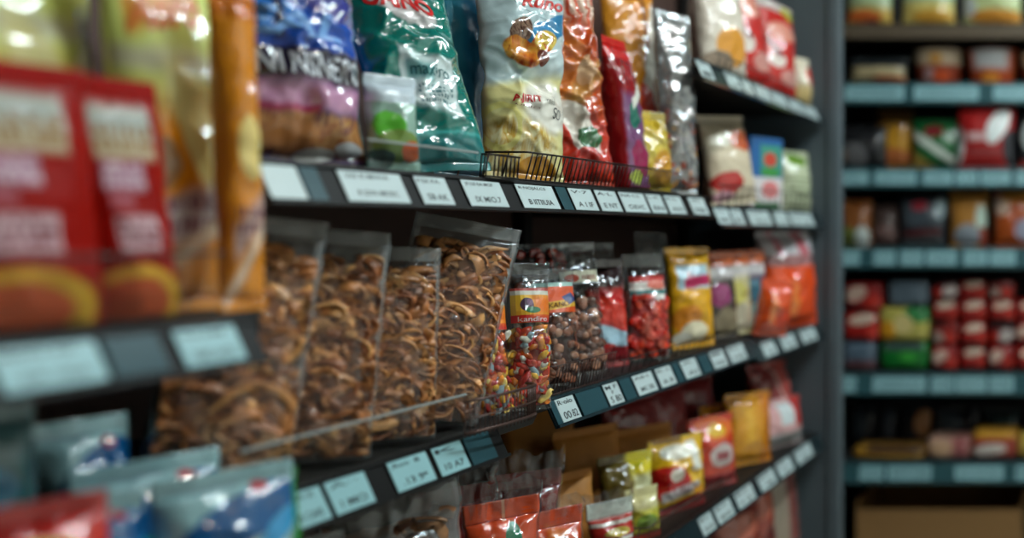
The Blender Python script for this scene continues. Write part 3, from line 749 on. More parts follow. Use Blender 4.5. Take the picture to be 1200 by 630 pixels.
def a_white():
    a = Art('white_nut_bag_print', (190, 214, 218), rough=.18, bump=.4, scale=8, coat=.9, wob=.03)
    a.ring(.66, .85, .44, .085, (52, 66, 80), .03, rot=-4)
    a.ell(.95, .735, .58, .09, (54, 132, 178), rot=14).ell(1.06, .655, .56, .10, (202, 220, 222), rot=20)
    a.put(a.mell(.38, .675, .15, .062, 20), a.palette(26, [(52, 36, 32), (96, 66, 54), (150, 124, 104), (60, 40, 34)]))
    a.ell(.67, .69, .14, .05, (72, 150, 200), rot=0)
    a.put(a.mell(.64, .635, .18, .056, 14), a.palette(9, [(190, 70, 24), (214, 180, 60), (226, 200, 90), (180, 60, 30)], 1, 1))
    a.put(a.mell(.40, .575, .22, .062, -6), a.palette(9, [(176, 60, 20), (222, 130, 40), (232, 168, 60), (160, 50, 24)], 1, 1)); a.ell(.62, .555, .07, .035, (120, 60, 44))
    a.rect(-.2, -.1, 1.2, .46, (226, 218, 150), rot=6, soft=.03).ell(.72, .34, .34, .13, (240, 238, 226), soft=.2)
    a.put(a.mell(.35, .12, .5, .14, 0, .2), a.palette(7, [(228, 206, 110), (240, 232, 180), (206, 160, 50), (236, 226, 150)]))
    a.ring(.16, .22, .22, .11, (232, 222, 130), .25).ell(.62, .05, .26, .06, (196, 136, 30))
    return a.done()
def a_orange():
    a = Art('orange_bag_print', (186, 70, 14), rough=.2, bump=.5, scale=9, coat=.7, wob=.06)
    a.rect(-.1, .74, 1.1, 1.1, (226, 200, 180), soft=.05)
    for k in range(6): a.rect(.06 + .17 * k, .7, .11 + .17 * k, 1.05, (206, 70, 34), rot=8 - 4 * k, soft=.02)
    a.ell(.3, .55, .3, .16, (206, 110, 34), soft=.3).rect(.1, .36, .9, .46, (204, 150, 76), rot=16, soft=.04).ell(.6, .5, .16, .06, (214, 172, 130))
    a.rect(-.1, .0, 1.1, .30, (206, 50, 24), soft=.05).ell(.45, .22, .34, .1, (232, 226, 214), rot=-20).ell(.55, .2, .2, .05, (60, 110, 70)).ell(.5, .1, .3, .06, (196, 40, 26))
    return a.done()
def a_darkred():
    a = Art('dark_red_bag_print', (140, 16, 22), bump=.3, coat=.5)
    a.rect(.1, .0, 1.1, .62, (122, 76, 118), soft=.04).ell(.45, .48, .2, .09, (38, 112, 96)).rect(.4, .58, .9, .66, (236, 236, 224), rot=16).ell(.5, .2, .3, .12, (150, 40, 80)).ell(.3, .07, .2, .05, (176, 190, 80)).rect(-.2, .86, 1.2, 1.1, (196, 26, 22))
    return a.done()
def a_amber():
    a = Art('amber_bag_print', (214, 140, 34), bump=.4, coat=.5)
    a.ell(.8, .5, .5, .18, (236, 228, 214), rot=60).ell(.75, .34, .3, .14, (206, 60, 34), rot=-30).ell(.2, .3, .3, .1, (232, 176, 50)).rect(.7, .7, .8, 1, (150, 90, 40)); return a.done()
def a_gold():
    a = Art('gold_bag_print', (206, 176, 46), rough=.2, bump=.4, coat=.7, wob=.05)
    a.ell(.5, .55, .6, .16, (222, 200, 84), soft=.3).ell(.7, .3, .34, .22, (206, 148, 40), soft=.2).rect(.6, .9, 1, 1, (170, 150, 70)); return a.done()
def a_cream():
    a = Art('cream_bag_print', (226, 216, 200), bump=.3); a.ell(.55, .25, .35, .16, (226, 156, 60)).ell(.3, .1, .3, .1, (150, 130, 110)).ell(.6, .8, .5, .1, (206, 90, 50)); return a.done()
def a_red():
    a = Art('red_bag_print', (196, 36, 30), bump=.4, coat=.5)
    a.ell(.5, .66, .4, .1, (226, 150, 130)).ell(.3, .34, .2, .07, (238, 226, 216)).ell(.7, .2, .3, .08, (214, 150, 140)).rect(0, .88, 1, 1, (206, 196, 190)).ell(.8, .9, .2, .08, (190, 190, 60)).rect(.0, .45, .4, .52, (120, 20, 24), rot=-30); return a.done()
def a_short():
    a = Art('short_cream_print', (222, 214, 190), bump=.3); a.rect(0, 0, 1, .4, (206, 180, 120), soft=.1).ell(.75, .6, .22, .2, (196, 60, 40)); return a.done()
def a_creamred():
    a = Art('cream_red_print', (222, 206, 178), bump=.3, wob=.05); a.ell(.3, .25, .3, .12, (186, 44, 40)).ell(.75, .7, .3, .12, (206, 100, 60)).ell(.2, .1, .2, .06, (200, 150, 160)); return a.done()
def a_carton():
    a = Art('blue_carton_print', (26, 96, 160), bump=0, rough=.4); a.rect(-.1, -.1, 1.1, .45, (222, 216, 216)).rect(.3, .47, .95, .9, (60, 150, 130)).ell(.6, .7, .2, .1, (206, 70, 50)).ell(.6, .52, .3, .06, (60, 150, 60)).ell(.6, .28, .26, .12, (226, 130, 130)).rect(.1, 0, .9, .1, (50, 110, 70)); return a.done()
def a_green():
    a = Art('pale_green_print', (196, 204, 170), bump=.2); a.ell(.5, .85, .3, .1, (110, 150, 50)).rect(0, .5, 1, .54, (140, 150, 120)).prose(.1, .2, .9, .45, (120, 130, 100), 4, 8); return a.done()
BLUE, TEAL, NAVY, BFOIL, NUTW, ORNG, DKRED, AMBER, GOLD = a_blue(), a_teal(), a_navy(), a_bluefoil(), a_white(), a_orange(), a_darkred(), a_amber(), a_gold()
N = 'snack_bag'
bag(N, 'blue and purple snack bag with white lettering beside the teal bag', 'bag', 347, -.985, zA, .152, .30, .07, 26, 8, BLUE, wr=1.6, cr=.9,
    texts=[('NNI', .03, .345, .34, .44, (206, 212, 220), {'bold': .02}), ('NSNERO', .38, .34, .97, .435, (206, 212, 220), {'bold': .02}), ('EAL', .06, .50, .8, .61, (120, 170, 230), {'shear': .2, 'bold': .03})])
bag(N, 'second blue purple bag standing behind the front blue one', 'bag', 330, -1.09, zA, .165, .31, .06, 24, 6, BLUE, res=(18, 28))
# small pack at its foot
g = Art('green_leaf_print', (150, 186, 170), bump=.4, wob=.05); g.ell(.35, .45, .3, .16, (96, 190, 60)).ell(.55, .25, .5, .16, (120, 150, 70)).ell(.78, .2, .2, .11, (222, 96, 40)).rect(0, .7, 1, 1, (206, 222, 232)).ell(.2, .1, .3, .1, (60, 96, 90))
bag(N, 'small white packet with green leaf and orange spot before the teal bag', 'bag', 462, -.930, zA, .062, .125, .03, 30, 6, g.done(), res=(18, 24), st=.012)
bag(N, 'glossy teal bag with red and white logo on the upper shelf', 'bag', 512, -.962, zA, .138, .335, .062, 34, 19, TEAL, wr=1.35, cr=.7, res=(56, 100), seed=12.3, fold=(.17, .006), roll=-5, bs=1.05,
    texts=[('UAINO', .14, .70, .78, .80, (206, 34, 34), {'bold': .03, 'tilt': -.05, 'arch': .01}), ('maxiro', .40, .40, .76, .45, (40, 110, 112), {'tilt': -.02})])
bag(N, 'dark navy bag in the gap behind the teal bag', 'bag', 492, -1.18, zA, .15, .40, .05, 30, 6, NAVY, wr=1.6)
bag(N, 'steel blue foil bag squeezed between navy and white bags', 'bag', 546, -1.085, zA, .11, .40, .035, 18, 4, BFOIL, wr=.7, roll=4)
bag(N, 'white and pale yellow nut bag with oval red script logo', 'bag', 615, -.968, zA, .144, .372, .066, 36, 12, NUTW, waist=(.46, .10, .55), wr=1.4, cr=.9, bs=.86, res=(56, 100), seed=5.2, fold=(.47, .010), roll=4,
    texts=[('Runo', .42, .815, .95, .885, (196, 46, 38), {'shear': .3, 'bold': .03, 'tilt': .03}), ('AJIRIT', .26, .325, .60, .37, (190, 40, 40), {'bold': .02, 'tilt': .01}), ('SO', .76, .285, .89, .335, (90, 92, 92), {}), ('mia', .66, .345, .78, .37, (130, 130, 120), {}), ('UMIO', .28, .312, .58, .319, (120, 70, 60), {})])
bag(N, 'orange brown foil bag with white flashes beside the white nut bag', 'bag', 683, -.965, zA, .125, .43, .06, 30, 11, ORNG, waist=(.42, .05, .5), wr=2.0, cr=1.3, res=(52, 100), seed=8.1)
bag(N, 'dark red and purple gusset bag in the wire fence', 'bag', 737, -.962, zA, .085, .305, .055, 3, 6, DKRED, style='block', wr=.7, pinch=.02)
bag(N, 'amber yellow bag rising behind the dark red bag', 'bag', 745, -1.052, zA, .13, .47, .05, 28, 4, AMBER, wr=1.3)
bag(N, 'short gold bag behind the far end of the wire fence', 'bag', 764, -.962, zA, .098, .175, .05, 26, 6, GOLD, wr=1.6, cr=.8, seed=3)
bag('clear_snack_bag', 'silver topped clear bag of red brown party mix', 'bag', 797, -.955, zA, .095, .41, .05, 28, 4, None, filmmat=F_silver, fill=lump_fill(110, M_mix, M_mixcore, .0095, .5), wr=2.2)
# --- high shelf, far bay
CRM, RED = a_cream(), a_red()
bag(N, 'cream snack bag with orange patch at the near end of the high shelf', 'bag', 850, -.965, zD, .17, .31, .07, 20, 8, CRM, res=(18, 26))
bag(N, 'nearer red snack bag on the high shelf', 'bag', 884, -.965, zD, .16, .33, .07, 18, 10, RED, res=(18, 26), roll=-6)
bag(N, 'farther red snack bag on the high shelf', 'bag', 912, -.965, zD, .16, .29, .07, 22, 8, RED, res=(18, 26), roll=5)
bag(N, 'short cream bag at the far end of the high shelf', 'bag', 938, -.948, zD, .085, .15, .06, 30, 4, a_short(), res=(18, 24))
wg = Art('white_lime_print', (214, 214, 206), bump=.4, coat=.5); wg.ell(.6, .85, .4, .12, (190, 196, 60)).ell(.3, .5, .3, .1, (206, 110, 60)).rect(0, 0, 1, .3, (180, 90, 60), soft=.1)
bag(N, 'white bag with lime green top behind the red bags of the high shelf', 'bag', 862, -1.09, zD, .18, .36, .07, 20, 5, wg.done(), res=(18, 26))
bag(N, 'cream bag rising behind the front cream bag on the high shelf', 'bag', 838, -1.09, zD, .15, .36, .07, 20, 5, CRM, res=(18, 26), wr=1.4)
# --- lowered shelf under it
bag(N, 'cream and red bag leaning on the lowered shelf', 'bag', 862, -.975, zG, .17, .235, .06, 20, 8, a_creamred(), res=(18, 26), roll=-6)
rbp = Art('rose_brown_print', (170, 120, 92), bump=.4); rbp.ell(.6, .7, .3, .12, (196, 70, 50)).ell(.3, .4, .3, .14, (214, 190, 160))
bag(N, 'rose brown bag at the back of the lowered shelf', 'bag', 850, -1.10, zG, .17, .24, .06, 20, 4, rbp.done(), res=(18, 26))
def carton(name, label, cat, px, X, zs, w, d, h, yaw, mat, bev=.002):
    b = MB().box(-w / 2, 0, 0, w / 2, d, h, bev)
    uv = [((x + w / 2) / w, z / h) for x, y, z in b.v]
    o = mesh_obj(name, b.v, b.f, mat, uvs=uv)
    o.location = (X, depth_at(px, X), CAM_Z + zs + .0006); o.rotation_euler = (0, 0, R(90 - yaw)); tag(o, label, cat); return o
carton('snack_carton', 'blue and white snack carton with green band on the lowered shelf', 'carton', 899, -.95, zG, .13, .07, .20, 20, a_carton())
bag(N, 'pale green and cream bag beside the slate end panel', 'bag', 932, -.96, zG, .14, .185, .06, 24, 4, a_green(), res=(18, 24))

# --- middle shelf: curl bags
def noodle(label, px, X, w, h, yaw, lean, roll, n, seed, dY=0, vt=.86):
    return bag('curl_snack_bag', label, 'bag', px, X, zBL, w, h, .056, yaw, lean, None, roll=roll, style='stand', filmmat=F_noodle, seed=seed, wr=1.0, st=.020,
               fill=curl_fill(n, M_curl, M_curlcore, vt), group='clear bags of brown curls', dY=dY, res=(30, 44), pinch=.04)
noodle('clear bag of brown curls nearest the camera, half under the near shelf', 252, -.962, .126, .300, 40, 8, 8, 520, 21)
noodle('clear bag of brown curls with bright glare spot, second from the camera', 366, -.962, .116, .285, 44, 8, 5, 520, 22)
noodle('clear bag of brown curls with straight sealed top, third from the camera', 448, -.962, .120, .262, 42, 8, 3, 520, 23)
noodle('tallest clear curl bag, leaning over beside the candy bags', 497, -.968, .134, .294, 46, 6, 12, 480, 24)
# --- candy, nuts
def card(name, base, fn):
    a = Art(name, base, bump=0, rough=.4, wob=.01); fn(a); return a.done()
c1 = card('fruit_card_print', (236, 190, 60), lambda a: (a.rect(-.1, .0, 1.1, .22, (206, 34, 30)), a.rect(.5, .2, 1.1, .8, (236, 120, 30), soft=.2), a.rect(-.1, .8, 1.1, 1.1, (214, 214, 200)), a.rect(-.1, .92, 1.1, 1.2, (176, 70, 60)), a.ell(.36, .52, .17, .2, (66, 40, 66)), a.ell(.5, .36, .2, .09, (40, 120, 80)), a.ell(.44, .6, .08, .1, (110, 70, 110))))
c2 = card('orange_card_print', (222, 84, 28), lambda a: (a.rect(-.1, .86, 1.1, 1.1, (150, 190, 180)), a.rect(-.2, .12, 1.2, .38, (222, 172, 50), rot=8), a.rect(.7, .3, 1, .6, (40, 60, 120), rot=30)))
c3 = card('white_card_print', (222, 216, 190), lambda a: (a.ell(.25, .45, .18, .3, (206, 80, 60)), a.rect(-.1, -.1, 1.1, .12, (150, 160, 160))))
bag('clear_candy_bag', 'clear bag of mixed wrapped candies half behind the tall curl bag', 'bag', 0, -.943, zBL, .064, .213, .045, 34, 8, None, filmmat=F_crisp, fill=lump_fill(120, M_candy, M_candycore, .0068, .62, 'candy_filling', (1.5, .8, .8), .12, True), header=(.05, .62, .95, .84, c1, [('MIX', .1, .04, .6, .16, WHITE)]), st=.02, Y=1.428)
bag('clear_candy_bag', 'clear bag of mixed wrapped candies with fruit label card', 'bag', 0, -.918, zBL, .066, .235, .045, 40, 8, None, filmmat=F_crisp, fill=lump_fill(120, M_candy, M_candycore, .0068, .56, 'candy_filling', (1.5, .8, .8), .12, True), header=(.05, .585, .95, .82, c1, [('kandiro', .12, .03, .9, .17, WHITE)]), st=.02, roll=2, Y=1.484)
bag('clear_nut_bag', 'clear bag of glazed brown nuts with orange label card', 'bag', 652, -.955, zBR, .085, .205, .045, 34, 8, None, filmmat=F_crisp, fill=lump_fill(80, M_nut, M_nutcore, .0085, .60), header=(.06, .62, .94, .88, c2, [('PEKANO', .1, .17, .8, .33, (90, 30, 26), {'tilt': .1})]), st=.02)
bag('clear_nut_bag', 'taller clear bag of glazed brown nuts with white label card', 'bag', 687, -.965, zBR, .080, .250, .045, 36, 8, None, filmmat=F_crisp, fill=lump_fill(90, M_nut, M_nutcore, .0085, .56), header=(.05, .68, .95, .78, c3, [('nato', .5, .3, .9, .65, (150, 60, 50))]), st=.02, roll=-2)
rf = Art('red_film_print', (190, 26, 22), bump=.5, coat=.7); rf.rect(-.1, .72, 1.1, 1.1, (60, 40, 40), soft=.04).rect(-.1, .2, 1.1, .36, (160, 196, 214), rot=-8).rect(-.1, .4, 1.1, .62, (214, 46, 26), rot=-10).rect(-.1, 0, 1.1, .18, (150, 20, 30))
bag(N, 'red film bag with pale blue band beside the nut bags', 'bag', 715, -.985, zBR, .085, .215, .04, 30, 8, rf.done(), wr=1.4)
c4 = card('red_white_card_print', (226, 222, 216), lambda a: (a.rect(-.1, .75, 1.1, 1.1, (190, 34, 28)), a.rect(-.1, .2, 1.1, .4, (60, 120, 120)), a.ell(.3, .1, .3, .12, (206, 60, 40)), a.ell(.7, .6, .3, .2, (214, 110, 90))))
bag('clear_candy_bag', 'clear bag of bright red candies with red and white label', 'bag', 762, -.955, zBR, .092, .225, .045, 34, 8, None, filmmat=F_thin, fill=lump_fill(80, M_redjelly, M_redcore, .010, .62, 'candy_filling', (1.5, .9, .9), .1), header=(.06, .56, .94, .78, c4, []), st=.03, wr=1.6)
bag('clear_snack_bag', 'crinkled silver clear bag poking up behind the red candies', 'bag', 772, -1.065, zBR, .10, .268, .035, 24, 6, None, filmmat=F_crisp, fill=lump_fill(60, M_mix, M_mixcore, .009, .6), wr=2.0)
bag('clear_snack_bag', 'dark clear bag behind the red film bag', 'bag', 700, -1.07, zBR, .11, .245, .035, 24, 5, None, filmmat=F_crisp, fill=lump_fill(60, M_nut, M_nutcore, .009, .7), wr=1.8)
bag('clear_snack_bag', 'dark red clear bag deep behind the nut bags', 'bag', 640, -1.09, zBR, .12, .245, .035, 24, 5, None, filmmat=F_crisp, fill=lump_fill(60, M_redjelly, M_nutcore, .009, .95), wr=1.8)
ye = Art('yellow_bag_print', (232, 170, 30), bump=.35, coat=.5, wob=.03); ye.rect(.12, .58, .85, .82, (176, 206, 220)).rect(.25, .6, .85, .7, (196, 40, 96), rot=4).ell(.3, .28, .3, .14, (214, 130, 30)).ell(.45, .16, .3, .1, (232, 222, 190)).ell(.2, .1, .18, .06, (240, 236, 220))
bag(N, 'yellow bag with pale blue label and pink lettering', 'bag', 813, -.962, zBR, .118, .232, .05, 30, 6, ye.done(), texts=[('kuto', .3, .63, .8, .74, (190, 30, 90), {'bold': .03, 'shear': .2})], wr=1.1, res=(22, 32))
for i, (px, c) in enumerate(((846, (64, 56, 50)), (865, (196, 186, 140)), (884, (80, 66, 92)))):
    pk = Art('packet_print_%d' % i, c, bump=.3, wob=.06)
    pk.rect(-.1, .82, 1.1, 1.1, (226, 110, 60), soft=.03).rect(-.1, .7, 1.1, .82, (214, 206, 206), soft=.05).ell(.4, .5, .3, .14, ((150, 60, 110), (190, 180, 90), (60, 110, 130))[i]).ell(.6, .2, .4, .16, ((130, 116, 90), (206, 196, 170), (150, 190, 190))[i])
    bag('sweet_packet', ('nearest orange headed packet, dark, right of the yellow bag', 'middle orange headed packet with pale front', 'farthest orange headed packet, purple, against the orange sack')[i], 'packet', px, -.965, zBR, .105, .218, .04, 28, 6, pk.done(), res=(18, 26), st=.02)
ps = Art('orange_sack_print', (236, 76, 12), bump=.4, coat=.7); ps.rect(-.1, .72, 1.1, 1.1, (206, 200, 204), soft=.05).rect(.2, .7, .3, 1, (206, 120, 130), rot=10, soft=.03).rect(.6, .72, .8, 1, (196, 90, 100), soft=.04).ell(.5, .68, .6, .06, (160, 110, 110)).ell(.4, .3, .1, .2, (240, 130, 60), rot=12)
PS = ps.done()
bag('orange_sack', 'large orange sack with white and pink printed top by the end panel', 'bag', 927, -.95, zB3, .24, .285, .09, 22, 6, PS, res=(24, 32), wr=1.6)
ps2 = Art('small_orange_print', (230, 80, 24), bump=.4, coat=.7); ps2.ell(.3, .5, .1, .3, (244, 140, 80)).ell(.7, .3, .2, .2, (216, 60, 20))
bag('orange_sack', 'small orange sack sagging over the rail at the far bay', 'bag', 902, -.905, zB3, .10, .15, .06, 40, -4, ps2.done(), res=(20, 26), wr=1.6, roll=8)

# --- lowest shelf in view
bag('strip_snack_bag', 'crumpled clear bag of brown strips under the curl bags', 'bag', 468, -.965, zC, .17, .285, .07, 34, 6, None, filmmat=F_hazy, fill=curl_fill(120, M_strip, M_curlcore, .80, 1.4), wr=2.2, style='stand', res=(34, 46), seed=31)
bag('strip_snack_bag', 'darker clear bag of brown strips at the lower left under the aqua tags', 'bag', 325, -.99, zC, .15, .25, .06, 34, 6, None, filmmat=F_hazy, fill=curl_fill(120, M_strip, M_curlcore, .82, 1.4), wr=2.0, style='stand', seed=32)
po = Art('orange_pouch_print', (226, 76, 16), rough=.25, bump=.3, coat=.35, wob=.02)
po.rect(.5, .84, .54, 1, (240, 170, 130)).ell(.62, .70, .12, .13, (20, 120, 80)).rect(.0, .2, 1, .5, (200, 40, 20), soft=.06)
PO = po.done()
def wrapper(f, root, seed, h):      # loose clear film standing up above the pouch
    def g(a, b, s):
        q = f(a, min(b, .99), s); up = max(0.0, b - .85) / .3
        n = Vector((a * 2.2, b * 9, seed)); m = Vector((a * 5, b * 5 + s, seed + 4))
        return Vector((q.x * 1.06 + .006 * up * mn.noise(n), q.y * 1.12 - s * .0012 + (.003 + .016 * up) * mn.noise(m) - .006 * up, b * h + .022 * up * mn.noise(Vector((a * 2.6, seed, 1)))))
    v, u, fa = bag_grid(g, .45, 1.15, 26, 34, cap=False)
    mesh_obj('clear_overwrap', v, fa, F_wrap, root, smooth=True, uvs=u)
def pouch(label, px, X, h, w, yaw, lean, mat, seed, texts=(), roll=0):
    return bag('candy_pouch', label, 'bag', px, X, zC, w, h, .042, yaw, lean, mat, roll=roll, fill=wrapper, st=.03, seed=seed, texts=texts, group='orange pouches in clear overwrap', res=(26, 36), wr=1.1)
pouch('orange pouch with green diamond in clear overwrap', 592, -.945, .205, .105, 44, 6, PO, 41, [('Elo', .56, .62, .76, .68, (200, 226, 214), {'bold': .02}), ('mf', .52, .48, .9, .60, (30, 22, 30), {'shear': .3, 'bold': .03})])
po2 = Art('amber_pouch_print', (224, 74, 16), rough=.25, bump=.3, coat=.35); po2.rect(.25, .3, .6, .8, (226, 120, 40), rot=-14, soft=.05)
pouch('orange pouch with black script in clear overwrap', 655, -.945, .15, .085, 40, 6, po2.done(), 42, [('Ar', .35, .56, .85, .68, (24, 20, 26), {'shear': .35, 'bold': .035})])
po3 = Art('dark_red_pouch_print', (140, 26, 16), rough=.22, bump=.4, coat=.7)
PO3 = po3.done()
pouch('dark red pouch behind the green diamond pouch', 535, -1.03, .222, .115, 42, 5, PO3, 43)
pouch('red pouch rising highest behind the orange pouches', 612, -1.02, .205, .115, 40, 4, PO3, 44, roll=3)
cb = Art('red_white_packet_print', (206, 40, 26), bump=.4, coat=.6); cb.rect(-.1, .74, 1.1, 1.1, (214, 224, 214), soft=.03).rect(-.1, .62, 1.1, .68, (230, 226, 214)).ell(.5, .5, .3, .07, (214, 190, 60)).rect(-.1, .35, 1.1, .42, (232, 230, 220))
CB = cb.done()
bag('candy_pouch', 'red and white packet with clear knotted top at the bottom edge', 'bag', 718, -.945, zC, .085, .115, .045, 36, 6, CB, filmmat=None, fill=wrapper, wr=1.8, seed=51, st=.03)
ol = Art('olive_bag_print', (150, 134, 44), bump=.4, coat=.4); ol.rect(.5, .7, 1.1, 1.1, (226, 206, 40), soft=.05).rect(.55, .4, .9, .72, (206, 206, 160), soft=.05).rect(.0, .0, .5, 1, (116, 96, 36), soft=.08)
bag(N, 'olive bag with bright yellow corner behind the red white packet', 'bag', 736, -1.0, zC, .115, .165, .05, 36, 5, ol.done(), wr=1.3)
yg = Art('yellow_green_packet_print', (196, 190, 60), bump=.4, coat=.6); yg.rect(-.1, .6, 1.1, 1.1, (214, 206, 150), soft=.05).ell(.5, .35, .35, .15, (120, 150, 50)).rect(-.1, -.1, 1.1, .14, (190, 60, 40))
bag(N, 'small yellow green packet between the red white packet and the yellow bag', 'bag', 755, -.948, zC, .07, .105, .035, 36, 6, yg.done(), wr=1.4, res=(20, 28))
KR = plain('kraft_paper', (196, 128, 50), .6, var=.12, scale=24, bump=.2)
bag('paper_bag', 'brown paper bag standing left of the olive bag', 'bag', 690, -1.10, zC, .135, .21, .055, 36, 4, KR, style='block', wr=.5, pinch=.03)
bag('paper_bag', 'smaller brown paper bag in front of the taller one', 'bag', 668, -1.03, zC, .09, .165, .045, 36, 4, KR, style='block', wr=.5, pinch=.03)
bag('paper_bag', 'brown paper bag deep in shadow behind the red pouches', 'bag', 632, -1.21, zC, .15, .262, .055, 36, 3, KR, style='block', wr=.5, pinch=.03)
bag('paper_bag', 'brown paper bag with torn dark notch right of the olive bag', 'bag', 752, -1.08, zC, .15, .175, .055, 36, 3, KR, style='block', wr=.5, pinch=.03)
yr = Art('yellow_red_print', (236, 186, 28), bump=.4, coat=.7, wob=.03)
yr.ell(.45, .8, .3, .1, (240, 236, 220)).rect(.66, .52, .84, .92, (240, 238, 226), rot=6).rect(.1, .93, .6, 1, (150, 100, 30)).ell(.2, .42, .42, .22, (190, 20, 26)).ell(.36, .5, .13, .09, (214, 206, 190)).rect(.1, .2, .8, .34, (196, 190, 190), rot=8).rect(-.1, -.1, 1.1, .16, (176, 30, 36), rot=10).ell(.85, .25, .2, .06, (232, 160, 30))
bag(N, 'yellow bag with big red circle on the lowest shelf', 'bag', 797, -.965, zC, .135, .165, .055, 32, 7, yr.done(), wr=1.2, res=(30, 44), texts=[('UIIO', .3, .25, .7, .36, (120, 40, 50), {'shear': .2})])
ro = Art('red_orange_print', (206, 60, 34), bump=.35, coat=.6, wob=.03); ro.ell(.5, .82, .42, .16, (230, 110, 40)).ell(.5, .8, .2, .09, (240, 190, 60)).ell(.55, .45, .28, .16, (206, 190, 186)).rect(.4, .38, .7, .5, (150, 70, 76)).rect(-.1, -.1, 1.1, .2, (160, 40, 44))
bag(N, 'red orange bag with yellow disc beside the yellow bag', 'bag', 838, -.965, zC, .13, .175, .055, 30, 6, ro.done(), res=(22, 32))
gd = Art('golden_bag_print', (222, 150, 26), bump=.35, coat=.5); gd.rect(.7, .0, 1, 1, (206, 120, 20), soft=.06).rect(.3, .3, .5, .8, (236, 176, 50), soft=.1); GD = gd.done()
bag(N, 'golden bag right of the red orange bag', 'bag', 847, -1.035, zC, .13, .165, .05, 26, 5, GD, res=(20, 28))
bag(N, 'golden bag with folded edge nearest the pink packet', 'bag', 878, -.965, zC, .15, .19, .05, 30, 6, GD, res=(20, 28), roll=3)
pk = Art('pink_packet_print', (222, 170, 170), bump=.3); pk.rect(.45, .45, .75, .9, (214, 224, 226)).rect(.75, .4, 1, 1, (190, 60, 56)).rect(.0, .0, 1, .3, (150, 150, 150), soft=.08)
bag(N, 'pale pink and white packet between golden bag and end panel', 'bag', 912, -.96, zC, .20, .14, .06, 26, 6, pk.done(), res=(20, 26))
sa = Art('salmon_bag_print', (190, 84, 76), bump=.35, coat=.5); sa.rect(.5, .4, .56, 1, (220, 190, 180), rot=8).rect(0, 0, .5, 1, (150, 60, 58), soft=.1); SA = sa.done()
bag(N, 'salmon red bag lying high behind the pink packet', 'bag', 900, -1.02, zC, .18, .23, .08, 20, 5, SA, res=(20, 28), wr=1.6, dY=.03)
mr_ = Art('maroon_bag_print', (150, 52, 52), bump=.4, coat=.4); MR = mr_.done()
for i, px in enumerate((742, 778, 812)):
    bag(N, ('nearest maroon bag at the back of the lowest shelf', 'middle maroon bag at the back of the lowest shelf', 'farthest maroon bag at the back of the lowest shelf')[i], 'bag', px, -1.13, zC, .17, .24, .06, 20, 3, MR, group='maroon bags at the shelf back', res=(16, 24))
# --- bottom shelf peeking at the lower right
bm_ = Art('rust_bag_print', (150, 62, 48), bump=.4); bm_.ell(.5, .8, .4, .12, (196, 100, 76)).ell(.7, .4, .3, .2, (110, 40, 36)); BM = bm_.done()
bg_ = Art('beige_bag_print', (156, 140, 122), bump=.4); bg_.rect(.6, .2, .9, .9, (130, 70, 66), soft=.08); BG = bg_.done()
bag(N, 'rust brown bag under the bottom right rail', 'bag', 868, -.985, zH, .17, .30, .07, 28, 6, BM, res=(18, 26))
bag(N, 'second rust brown bag under the bottom right rail', 'bag', 892, -.985, zH, .13, .32, .07, 28, 6, BM, res=(18, 26))
bag(N, 'beige bag under the bottom right rail at the end panel', 'bag', 915, -.985, zH, .18, .35, .07, 26, 6, BG, res=(18, 26))

# --- near bay
rp = Art('red_pouch_print', (150, 14, 4), rough=.4, bump=.2, coat=.05, wob=.02)
rp.rect(.12, .66, .80, .87, (190, 176, 146), soft=.02).rect(.12, .76, .8, .87, (176, 184, 178), soft=.05).prose(.15, .68, .78, .80, (150, 110, 60), 2, 6).rect(.14, .53, .6, .645, (176, 130, 150), soft=.015).prose(.15, .53, .6, .645, (214, 190, 200), 3, 7).rect(.18, .46, .44, .52, (170, 90, 100), soft=.02)
rp.rect(.2, .28, .66, .42, (204, 170, 176), soft=.015).prose(.22, .29, .64, .41, (130, 60, 70), 3, 8).rect(-.1, .93, 1.1, 1.1, (160, 20, 14), soft=.02)
rp.ell(.38, .06, .5, .16, (216, 160, 50)).ell(.33, .06, .36, .11, (206, 90, 50))
RP = rp.done(.08)
M_vin = None
bag('red_pouch', 'red pouch with cream label cut by the photo edge', 'pouch', 22, -.858, zE, .115, .215, .05, 6, 5, RP, style='stand', group='red pouches on the near shelf', pinch=.02, wr=.7, cr=0)
bag('red_pouch', 'whole red pouch with cream label next to the yellow bag', 'pouch', 155, -.862, zE, .066, .214, .05, 6, 5, RP, style='stand', group='red pouches on the near shelf', pinch=.02, wr=.7, cr=0)
yp = Art('pale_yellow_print', (222, 234, 128), rough=.25, bump=.2, scale=8, coat=.5, wob=.03)
yp.rect(.1, .82, .72, .93, (222, 150, 50), rot=8, soft=.03).rect(-.1, .68, 1.1, .74, (206, 200, 170), soft=.04).rect(-.1, -.1, 1.1, .60, (226, 138, 12), soft=.1).ell(.6, .5, .34, .12, (236, 226, 150), rot=-40, soft=.2).ell(.2, .42, .2, .08, (150, 110, 70)).rect(.1, .2, .9, .34, (196, 180, 176), rot=6, soft=.03).prose(.12, .2, .88, .33, (120, 70, 90), 2, 6).rect(-.1, .12, .8, .17, (232, 206, 170), rot=14, soft=.03)
YP = yp.done()
bag('tall_yellow_bag', 'tall pale yellow bag with orange writing behind the left red pouch', 'bag', 30, -.985, zE, .13, .375, .06, 8, 4, YP, wr=.8, cr=.1, group='tall yellow bags on the near shelf', texts=[('Aoro', .12, .80, .78, .92, (222, 120, 40), {'shear': .3, 'bold': .03, 'tilt': .04})])
